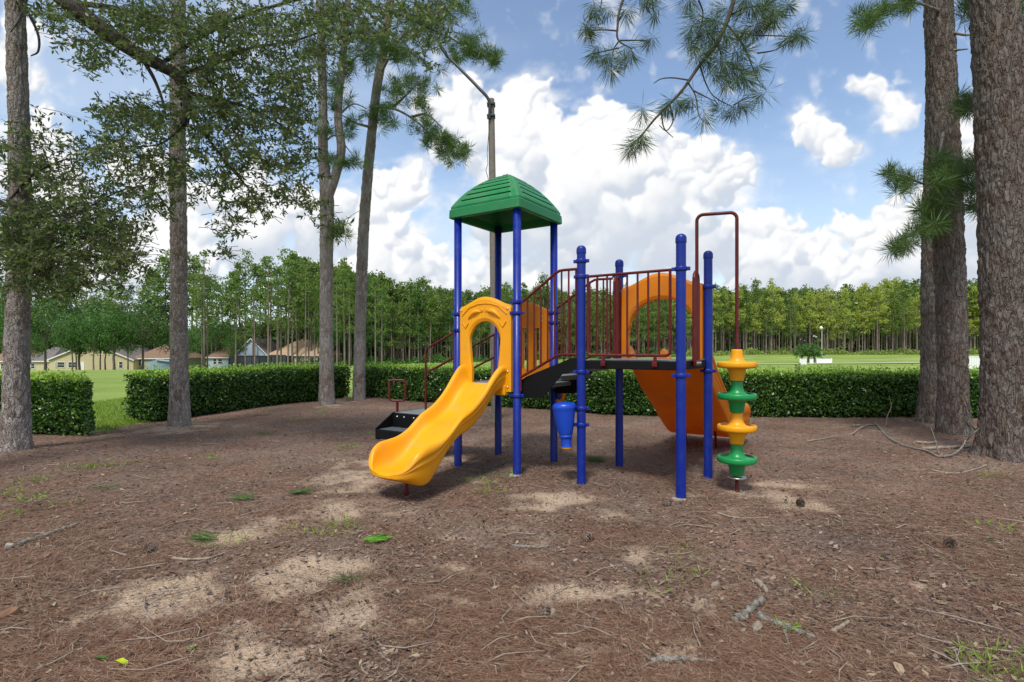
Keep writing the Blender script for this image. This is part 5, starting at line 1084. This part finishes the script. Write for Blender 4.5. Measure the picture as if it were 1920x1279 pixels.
# ================================================================== HOUSES
def quad_part(name, vs, fs, m, parent): mb = MB(); mb.add(vs, fs); return mb.build(name, MT[m], parent)
def house(label, px0, px1, Y, depth, eave, ridge, wallm, roofm, style, windows=(), over=.35, doors=(), zoff=0):
    s = Y / F; xa, xb = (px0 - 960) * s, (px1 - 960) * s; xm = (xa + xb) / 2; z0 = float(tz(xm, Y)) + zoff; o = empty('house', (xm, Y, z0), 0, label, 'house', 'houses beyond the lawn')
    w = (xb - xa) / 2; d = depth
    if style == 'gable':                 # gable end faces the camera
        P = [(-w, 0, -.5), (w, 0, -.5), (w, 0, eave), (0, 0, ridge), (-w, 0, eave)]; B = [(x, d, z) for x, _, z in P]; n = 5
        quad_part('wall', P + B, [tuple(range(5)), tuple(range(9, 4, -1))] + [(i, (i + 1) % 5, 5 + (i + 1) % 5, 5 + i) for i in (0, 1, 4)], wallm, o)
        k = (ridge - eave) / w; e = over; mb = MB()
        for sg in (-1, 1):
            a = [(0, -e, ridge + .12), (sg * (w + e), -e, eave - k * e + .12), (sg * (w + e), d + e, eave - k * e + .12), (0, d + e, ridge + .12)]
            mb.add(a + [(x, y, z - .10) for x, y, z in a], [(0, 1, 2, 3), (7, 6, 5, 4), (0, 4, 5, 1), (1, 5, 6, 2), (2, 6, 7, 3)])
        r = mb.build('roof', MT[roofm], o)
        mb = MB()
        for sg in (-1, 1):
            a = [(0, -e - .03, ridge + .13), (sg * (w + e), -e - .03, eave - k * e + .13), (sg * (w + e), -e - .03, eave - k * e - .16), (0, -e - .03, ridge - .16)]
            mb.add(a + [(x, y + .025, z) for x, y, z in a], [(0, 1, 2, 3), (7, 6, 5, 4), (0, 1, 5, 4), (3, 2, 6, 7)])
        mb.build('fascia', MT['w_white'], r)
    else:
        mb = MB(); mb.box((0, d / 2, eave / 2 - .25), (2 * w, d, eave + .5)); mb.build('wall', MT[wallm], o); e = over
        h = min(d / 2, w * .8) if style == 'hip' else 0
        A = [(-w - e, -e, eave), (w + e, -e, eave), (w + e, d + e, eave), (-w - e, d + e, eave), (-w - e + h, d / 2, ridge), (w + e - h, d / 2, ridge)]
        mb = MB(); mb.add(A, [(0, 1, 5, 4), (2, 3, 4, 5), (1, 2, 5), (3, 0, 4)]); mb.add([(x, y, eave - .02) for x, y, z in A[:4]], [(0, 1, 2, 3)]); r = mb.build('roof', MT[roofm], o)
        mb = MB(); mb.box((0, -e - .02, eave - .1), (2 * w + 2 * e, .03, .22)); mb.build('fascia', MT['w_white'], r)
    for (pxc, zc, ww, hh) in windows:
        x = (pxc - 960) * s - xm; f = MB()
        for dx, dz, bw, bh in ((-ww / 2, 0, .1, hh + .1), (ww / 2, 0, .1, hh + .1), (0, hh / 2, ww, .1), (0, -hh / 2, ww + .2, .12), (0, 0, ww, .06)): f.box((x + dx, -.04, zc + dz), (bw, .07, bh))
        fr = f.build('window', MT['w_white'], o); g = MB(); g.box((x, -.01, zc), (ww, .03, hh)); g.build('pane', MT['glass'], fr)
    for (pxc, ww, hh, m) in doors:
        x = (pxc - 960) * s - xm; g = MB(); g.box((x, -.03, hh / 2), (ww, .06, hh), None, .01); g.build('door', MT[m], o)
    return o
Y0 = 124
house('yellow house with a broad white edged gable, seen under the left trees', 92, 250, Y0, 14, 2.7, 6.6, 'w_yellow', 'roof_grey', 'gable', [(114, 1.5, 1.9, 1.3), (136, 1.5, 1.9, 1.3), (227, 1.5, .9, 1.5), (88 + 18, 1.5, .5, 1.2)], doors=((154, 1.0, 2.2, 'w_white'),))
house('low left wing of the yellow house with grey hip roof', 44, 92, Y0 + 1.5, 12, 2.7, 6.0, 'w_yellow', 'roof_grey', 'hip', [(62, 1.5, .9, 1.2), (87, 1.5, .8, 1.2), (53, 1.5, .7, 1.2)])
house('brown roofed grey wing beside the blue shed', 250, 336, Y0 + 2, 11, 2.7, 6.0, 'w_grey', 'roof_brown', 'hip', [(247 + 5, 1.6, .6, 1.5), (263, 1.6, .6, 1.5)])
house('pale blue cottage wing with brown roof', 390, 428, Y0 + 2, 9, 2.6, 5.2, 'w_blue', 'roof_brown', 'hip', [(403, 1.6, .8, 1.4), (413, 1.6, 1.0, 1.2)])
house('blue grey house with white gable and dark screened porch', 440, 502, Y0 + 6, 10, 2.9, 6.9, 'w_blue', 'roof_grey', 'gable', [(480, 1.6, 1.0, 1.4), (455, 1.6, 1.0, 1.4)])
house('yellow house with wide tan roof behind slim pines', 502, 606, Y0 + 5, 14, 2.7, 6.6, 'w_yellow', 'roof_tan', 'hip', [(560, 1.5, 1.0, 1.3), (599, 1.5, 1.0, 1.3), (585, 1.5, 1.0, 1.3), (540, 1.5, 1.0, 1.3)])
house('cream house at the far left edge, mostly behind trees', -30, 30, Y0 + 2, 12, 2.7, 6.0, 'w_yellow', 'roof_brown', 'hip', [(6, 1.5, 1.0, 1.3)])
def shed():
    Y = Y0 - 1.5; s = Y / F; x = (299 - 960) * s; o = empty('garden_shed', (x, Y, float(tz(x, Y))), 0, 'pale blue shed with sloping roof under the brown roofed wing', 'shed')
    w = 2.3; P = [(-w, 0, -.3), (w, 0, -.3), (w, 0, 2.0), (-w * .2, 0, 2.35), (-w, 0, 1.9)]; n = 5
    quad_part('wall', P + [(a, 2, c) for a, b, c in P], [tuple(range(5)), tuple(range(9, 4, -1))] + [(i, (i + 1) % 5, 5 + (i + 1) % 5, 5 + i) for i in range(5)], 'shed', o)
    mb = MB(); mb.box((w * .4, -.15, 2.12), (w * 1.35, .5, .08), Matrix.Rotation(R(8), 3, 'Y')); mb.build('roof', MT['w_white'], o)
shed()
def porch():
    for (a, b, Y, lab) in ((430, 500, Y0 + 1, 'dark mesh screened porch in front of the blue grey house'), (502, 536, Y0 + 1.5, 'dark mesh screened porch beside the tan roofed house')):
        s = Y / F; xa, xb = (a - 960) * s, (b - 960) * s; xm = (xa + xb) / 2; o = empty('screen_porch', (xm, Y, float(tz(xm, Y))), 0, lab, 'porch', 'screened porches'); w = (xb - xa) / 2
        mb = MB(); mb.box((0, 1.5, 1.35), (2 * w - .2, 3, 2.6)); mb.build('mesh_screen', MT['screen'], o)
        for i in range(6): m = MB(); m.box((-w + 2 * w * i / 5, -.05, 1.4), (.1, .1, 2.8)); m.build('frame_post', MT['glass'], o)
        m = MB(); m.box((0, -.05, 2.75), (2 * w + .1, .12, .14)); m.build('frame_beam', MT['glass'], o)
porch()

# ================================================================== SMALL FAR THINGS ON THE RIGHT
def vinyl(label, pxa, pxb, pyb, h, n, cat='fence', gable=False):
    c = G((pxa + pxb) / 2, pyb); s = c.y / F; w = (pxb - pxa) * s; o = empty('vinyl_fence', (c.x, c.y, float(tz(c.x, c.y))), 0, label, cat)
    for i in range(n): m = MB(); m.box((-w / 2 + w * (i + .5) / n, 0, h / 2), (w / n - .012, .03, h - .06), None, .006); m.build('board', MT['vinyl'], o)
    for z in (.12, h - .02): m = MB(); m.box((0, 0, z), (w + .04, .05, .07), None, .006); m.build('rail', MT['vinyl'], o)
    for x in (-w / 2, w / 2): m = MB(); m.box((x, .0, h / 2 + .03), (.10, .10, h + .08), None, .008); m.build('fence_post', MT['vinyl'], o)
    return o
vinyl('white vinyl fence glimpsed between the right hand pine trunks', 1808, 1925, 697, 1.0, 26)
vinyl('small white fence panel left of the palms across the field', 1500, 1511, 680, .62, 4)
vinyl('narrow white post panel in the middle across the field', 1519, 1524, 679.5, .55, 2)
vinyl('longest low white fence panel right of the palms across the field', 1532, 1559, 679, .58, 9)
def far_lamp():
    c = G(1541, 673); o = empty('street_lamp', (c.x, c.y, float(tz(c.x, c.y))), 0, 'thin grey street lamp across the field before the plantation', 'street lamp'); h = 60 * c.y / F
    m = MB(); m.tube([(0, 0, -.3), (0, 0, h)], [.09, .06], 8); m.build('pole', MT['w_grey'], o)
    m = MB(); m.lathe([(.02, -.3), (.22, -.25), (.20, .05), (.02, .2)], (-.1, 0, h + .1), 10); m.build('lamp_head', MT['vinyl'], o)
far_lamp()
def palms():
    for i, (px, h, lab) in enumerate(((1503, 2.0, 'leftmost small palm behind the white fence panels'), (1516, 2.3, 'middle small palm behind the white fence panels'), (1527, 1.9, 'rightmost small palm behind the white fence panels'))):
        c = G(px, 676); o = empty('palm', (c.x, c.y, float(tz(c.x, c.y))), 0, lab, 'palm', 'palms across the field'); m = MB(); m.tube([(0, 0, -.2), (0, 0, h * .55)], [.16, .12], 8); m.build('trunk', MT['bark_far'], o)
        n = 260; a = rng.random(n) * 6.28; el = rng.random(n) * 1.9 - .5; D = np.stack([np.cos(a) * np.cos(el), np.sin(a) * np.cos(el), np.sin(el)], 1); P = np.tile([0, 0, h * .6], (n, 1)) + D * rng.random(n)[:, None] * .9; Dn = D + np.array([0, 0, -.5]) + rand_unit(n) * .3; Dn /= np.linalg.norm(Dn, axis=1, keepdims=True)
        V, Fq = leaf_quads(P, Dn, rand_unit(n), np.full(n, .6), np.full(n, .12)); link('crown', arr_mesh('palm_crown', V, Fq), MT['far_c'], o)
palms()
def path_strip():
    xs = np.linspace(16, 58, 30); V = []
    for x in xs:
        y = 60 + (x - 30) * .05
        for dy in (-1.1, 1.1): V.append((x, y + dy, float(tz(x, y + dy)) + .09))
    o = link('path', arr_mesh('path', np.array(V), np.array([(2 * i, 2 * i + 2, 2 * i + 3, 2 * i + 1) for i in range(len(xs) - 1)])), MT['path']); o['kind'] = 'structure'
path_strip()

# ================================================================== THINGS ON THE GROUND
def gz(v, up=0): return Vector((v.x, v.y, float(bed_z(v.x, v.y)) + up))
def stick(label, pts, r0, r1, material='stick', twigs=(), knobs=True, name='fallen_branch', n=9):
    P = [p if isinstance(p, Vector) else gz(G(p[0], p[1]), (p[2] if len(p) > 2 else 0) + max(r0 * .7, .006)) for p in pts]; base = P[0].copy(); base.z = float(bed_z(base.x, base.y))
    o = empty(name, base, 0, label, 'branch', 'branches lying on the litter'); q = catmull([p - base for p in P], 7); rr = lerp_list([r0, (r0 + r1) / 2, r1], len(q)); rr = [r * .85 * (1 + random.gauss(0, .16)) for r in rr] if knobs else rr
    q = [p + Vector((random.gauss(0, r0 * .15), random.gauss(0, r0 * .15), random.gauss(0, r0 * .1))) for p in q]
    m = MB(); m.tube(q, rr, n); m.build('stem', MT[material], o)
    for tw in twigs:
        T_ = [p if isinstance(p, Vector) else gz(G(p[0], p[1]), (p[2] if len(p) > 2 else 0) + .01) for p in tw]; m = MB(); qq = catmull([p - base for p in T_], 5); m.tube(qq, lerp_list([r0 * .45, r1 * .4], len(qq)), 6); m.build('twig', MT[material], o)
    return o
Yc = 6.7
stick('long curved fallen branch curling up in front of the right trunks', [(1641, 796), (1666, 822), (1701, 841), (1738, 852), (1764, 863), at(1794, 848, Yc), at(1813, 822, Yc + .1), at(1819, 792, Yc + .1), at(1812, 765, Yc + .1), at(1802, 742, Yc + .1)], .024, .008, 'stick_dark', [[at(1818, 800, Yc + .1), at(1806, 785, Yc), at(1796, 776, Yc)], [at(1812, 825, Yc), at(1826, 812, Yc - .1), at(1838, 802, Yc - .1)], [(1760, 856), at(1752, 820, 6.9), at(1745, 800, 7.0)], [at(1817, 790, Yc), at(1832, 808, Yc), at(1840, 800, Yc)]])
stick('straight grey limb lying at the foot of the nearest right trunk', [(1728, 848), (1770, 846), (1805, 845), (1838, 839)], .03, .022, 'stick')
stick('short grey stick between the stout trunks and the curved branch', [(1716, 832), (1735, 834), (1757, 833)], .022, .015, 'stick')
stick('pale stick slanting on the litter left of the curved branch', [(1594, 818), (1612, 806), (1631, 797)], .018, .012, 'stick')
stick('bleached flat stick by the hedge foot, near the slanting stick', [(1598, 800), (1620, 799), (1645, 798)], .02, .014, 'stick')
stick('thin twig standing upright against the right part of the hedge', [gz(G(1660, 800)), at(1664, 780, 9.5), at(1671, 762, 9.5), at(1667, 742, 9.5)], .012, .006, 'stick', [[at(1664, 782, 9.5), at(1656, 773, 9.5)]])
stick('long thin stick in front of the nearest right trunk', [(1747, 884), (1785, 889), (1820, 886), (1850, 879)], .012, .008, 'stick')
stick('thin stick lying below the disc climber on the right', [(1345, 966), (1380, 974), (1440, 973)], .010, .006, 'stick', [[(1380, 974), (1368, 982)]])
stick('rough bark covered stick at the left edge beside a white block', [(32, 1030), (70, 1015), (110, 1002), (150, 988)], .021, .012, 'stick_dark')
stick('lichen grey broken branch, upright half of the pair at lower right', [(1376, 1170), (1395, 1160), (1412, 1143), (1428, 1131)], .026, .018, 'stick_dark', [[(1385, 1168), (1372, 1160)]])
stick('dark broken branch pointing right, lower half of the pair at lower right', [(1420, 1160), (1450, 1173), (1490, 1186), (1528, 1198)], .022, .012, 'stick_dark', [[(1470, 1180), (1480, 1215)], [(1455, 1175), (1475, 1168)]])
stick('pale peeled stick right of the broken branches', [(1558, 1186), (1575, 1178), (1592, 1168)], .014, .009, 'stick')
stick('short reddish stub of wood above the broken branches', [(1418, 1094), (1428, 1104), (1437, 1113)], .018, .016, 'stick')
stick('dark cone studded twig on the sand at the bottom', [(1218, 1243), (1260, 1240), (1300, 1241), (1335, 1243)], .016, .008, 'stick_dark', [[(1225, 1243), (1195, 1222)], [(1225, 1244), (1190, 1262)]])
stick('thin bent stick on the litter at lower left, ending near sand', [(335, 1226), (370, 1214), (410, 1195), (448, 1180)], .009, .005, 'stick', [[(370, 1214), (345, 1222)]])
stick('small curved stick at lower left like a hook', [(275, 1190), (282, 1202), (305, 1205)], .008, .005, 'stick')
stick('curved dark stick on the litter below the slide', [(322, 1052), (360, 1055), (400, 1052), (416, 1046)], .011, .006, 'stick')
stick('bent grey twig at the bottom, left of centre', [(690, 1268), (678, 1255), (682, 1247), (700, 1244)], .006, .004, 'stick')
stick('dark stick lying between the climbing post and the sand', [(960, 1027), (1000, 1030), (1030, 1029)], .014, .010, 'stick_dark')
stick('thin stick far right in the middle of the litter', [(1884, 1083), (1905, 1085), (1930, 1084)], .008, .006, 'stick')
stick('short twig lying right of the pole climber', [(1512, 832), (1540, 826), (1568, 820)], .016, .009, 'stick')
stick('thin curved twig at bottom right of the funnel post line', [(1085, 1245), (1105, 1240), (1118, 1230)], .006, .004, 'stick')

def cone(label, px, py, s=1.0):
    b = gz(G(px, py), .025 * s); o = empty('pine_cone', b, random.random() * 6.28, label, 'pine cone', 'pine cones on the ground'); o.rotation_euler.x = R(random.uniform(75, 95)); o.rotation_euler.z = random.random() * 6.28
    m = MB(); s *= .85; ln = .085 * s
    for i in range(70):
        f = (i + .5) / 70; z = -ln / 2 + ln * f; r = .028 * s * math.sin(math.pi * min(1, .12 + .86 * f)) ** .7; a = i * 2.39996; c, sn = math.cos(a), math.sin(a); w = .011 * s; k = 1.55
        m.add([(c * r * .3 - sn * w * .4, sn * r * .3 + c * w * .4, z - .004), (c * r * .3 + sn * w * .4, sn * r * .3 - c * w * .4, z - .004), (c * r * k + sn * w, sn * r * k - c * w, z + .012 * s), (c * r * k - sn * w, sn * r * k + c * w, z + .012 * s), (c * r * k * .95, sn * r * k * .95, z + .002)], [(0, 1, 2, 3), (0, 4, 1), (1, 4, 2), (2, 4, 3), (3, 4, 0)])
    m.tube([(0, 0, -ln / 2), (0, 0, ln / 2)], .012 * s, 6); m.build('scales', MT['cone'], o)
for lab, px, py, s in (('pine cone lying just right of the front blue post', 1250, 950, 1.1), ('pine cone at the right, halfway down the litter', 1781, 1031, 1.0), ('pine cone on the sand right of the disc climber', 1500, 950, 1.0), ('dark pine cone in the middle of the litter', 1101, 1016, 1.1), ('dark cone beside grey bark at bottom centre', 1020, 1156, 1.0),
                     ('pine cone left of the bright green leaf bundle', 281, 1038, 1.0)): cone(lab, px, py, s)

def bark_piece(label, px, py, sx, sy, material, name='bark_flake', cat='bark'):
    b = gz(G(px, py), .012); m = MB(); n = 9; top = []
    pts = [(math.cos(i / n * 6.283) * sx * (.7 + .5 * random.random()), math.sin(i / n * 6.283) * sy * (.7 + .5 * random.random())) for i in range(n)]
    m.loft([[Vector((x, y, -.012)) for x, y in pts], [Vector((x * 1.02, y * 1.02, .004 + .01 * random.random())) for x, y in pts], [Vector((x * .6, y * .6, .016 + .012 * random.random())) for x, y in pts]], False)
    o = m.build(name, MT[material]); o.location = b; o.rotation_euler = (random.gauss(0, .2), random.gauss(0, .2), random.random() * 6); return tag(o, label, cat)
bark_piece('pale grey bark flake between the broken branches', 1419, 1182, .045, .022, 'stick')
bark_piece('grey bark lump at bottom centre beside a dark cone', 1031, 1155, .035, .025, 'stick')
bark_piece('small grey flake above the short reddish stub', 1342, 1103, .03, .018, 'stick')
bark_piece('orange brown bark strip at the lower left edge', 14, 1164, .05, .02, 'straw')
m = MB(); m.box((0, 0, 0), (.04, .03, .036), None, .008); o = m.build('white_block', MT['concrete']); o.location = gz(G(17, 1034), .02); o.rotation_euler = (.2, .3, .5); tag(o, 'small white block lying at the left edge by a stick', 'block')

# tufts of fallen green needles, weeds and fresh leaves
def green_tuft(label, px, py, n, ln, material='needle_bright', flat=True, spread=1.0, name='needle_tuft', cat='needle tuft', wd=.004, dirx=None):
    b = gz(G(px, py)); m_ = n; D = rand_unit(m_)
    if dirx is not None: D = D * .35 + np.array([dirx, .1, 0])
    D[:, 2] = np.abs(D[:, 2]) * (.25 if flat else .9) + (.05 if flat else .25); D /= np.linalg.norm(D, axis=1, keepdims=True)
    P = rand_unit(m_) * np.array([.05, .04, .0]) * spread; P[:, 2] = .008 + rng.random(m_) * .015; V, Fq = leaf_quads(P, D, rand_unit(m_) + np.array([0, 0, .8]), ln * (.6 + .5 * rng.random(m_)), np.full(m_, wd))
    o = link(name, arr_mesh(name, V, Fq), MT[material]); o.location = b; return tag(o, label, cat, None)
green_tuft('green fallen needle tuft beside the left sand streak', 395, 1018, 110, .17, dirx=-.6); green_tuft('bluish green needle tuft, left of the pair beyond the sand', 472, 939, 90, .2, dirx=-.5); green_tuft('dark green needle tuft, right of the pair beyond the sand', 545, 928, 100, .2, dirx=.8)
green_tuft('small green needle tuft on the litter at left', 197, 921, 60, .12); green_tuft('grey green needle tuft left of the slide in the distance', 500, 818, 60, .2); green_tuft('green needle sprig lying beside the rear blue post', 1135, 868, 120, .28, dirx=-.8); green_tuft('green needle sprig behind the transfer steps by the hedge', 780, 752, 140, .45, flat=False, spread=4)
green_tuft('bright green leaf bundle on the litter below the slide', 692, 1020, 60, .13, 'fresh_leaf', dirx=.9, wd=.014, name='leaf_bundle', cat='leaves'); green_tuft('needle tuft with moss at the sand edge, lower middle', 650, 1093, 50, .12, 'needle'); green_tuft('green weed among the broken branches at lower right', 1478, 1180, 18, .05, 'grass', False, wd=.010, name='weed', cat='weed')
WE = [(150, 882, 34), (185, 878, 26), (60, 905, 30), (15, 928, 40), (60, 938, 40), (235, 873, 20), (120, 950, 20), (650, 843, 40), (700, 812, 30), (900, 905, 44), (945, 893, 24), (920, 925, 30), (640, 985, 36), (625, 1000, 36), (600, 775, 30), (420, 1020, 40), (545, 1000, 18), (1265, 1080, 20), (1235, 1095, 18), (1540, 1115, 20), (1870, 1245, 60), (1900, 1270, 40), (1855, 997, 26), (1860, 895, 24), (1530, 805, 20), (1285, 1040, 16), (930, 775, 16), (400, 862, 18), (560, 790, 18), (30, 970, 18)]
def weeds():
    out = []
    for (px, py, n_) in WE:
        b = gz(G(px, py)); m_ = int(n_ * 1.3); P = np.array(b) + rand_unit(m_) * np.array([.16, .12, 0]); P[:, 2] = bed_z(P[:, 0], P[:, 1]); D = rand_unit(m_); D[:, 2] = np.abs(D[:, 2]) * .6 + .35; D /= np.linalg.norm(D, axis=1, keepdims=True)
        out.append(leaf_quads(P, D, rand_unit(m_), (.035 + .05 * rng.random(m_)) * (1 + .04 * b.y), np.full(m_, .005 + .0004 * b.y)))
    V, Fq = vjoin(out); o = link('weeds', arr_mesh('weeds', V, Fq), MT['grass']); o['kind'] = 'stuff'; o['label'] = 'sparse pale green weeds sprouting in the pine litter'; o['category'] = 'weeds'
weeds()
def leaf(label, px, py, ln, material):
    m = MB(); a = [(0, 0, .004), (ln * .3, ln * .22, .016), (ln * .7, ln * .2, .02), (ln, 0, .012), (ln * .7, -ln * .2, .022), (ln * .3, -ln * .22, .016), (ln * .5, 0, .008)]
    m.add(a, [(0, 1, 6), (1, 2, 6), (2, 3, 6), (3, 4, 6), (4, 5, 6), (5, 0, 6)], True); o = m.build('fallen_leaf', MT[material]); o.location = gz(G(px, py), .004); o.rotation_euler = (.15, -.1, random.random() * 6); return tag(o, label, 'leaf', 'single fresh leaves on the ground')
leaf('lime yellow leaf near the bottom left corner', 240, 1262, .07, 'lime_leaf'); leaf('green leaf right of the lime yellow one', 367, 1222, .05, 'fresh_leaf'); leaf('green oval leaf near the bottom left, darker than its neighbour', 205, 1250, .06, 'needle_bright'); leaf('pale dry leaf standing up right of centre', 1558, 1032, .055, 'dry_leaf'); leaf('small green leaf at the right side of the litter', 1863, 1020, .06, 'fresh_leaf'); leaf('tan leaf at the bottom edge below the broken branches', 1690, 1272, .08, 'dry_leaf'); leaf('pale leaf on the litter at the lower left', 95, 1143, .07, 'dry_leaf')
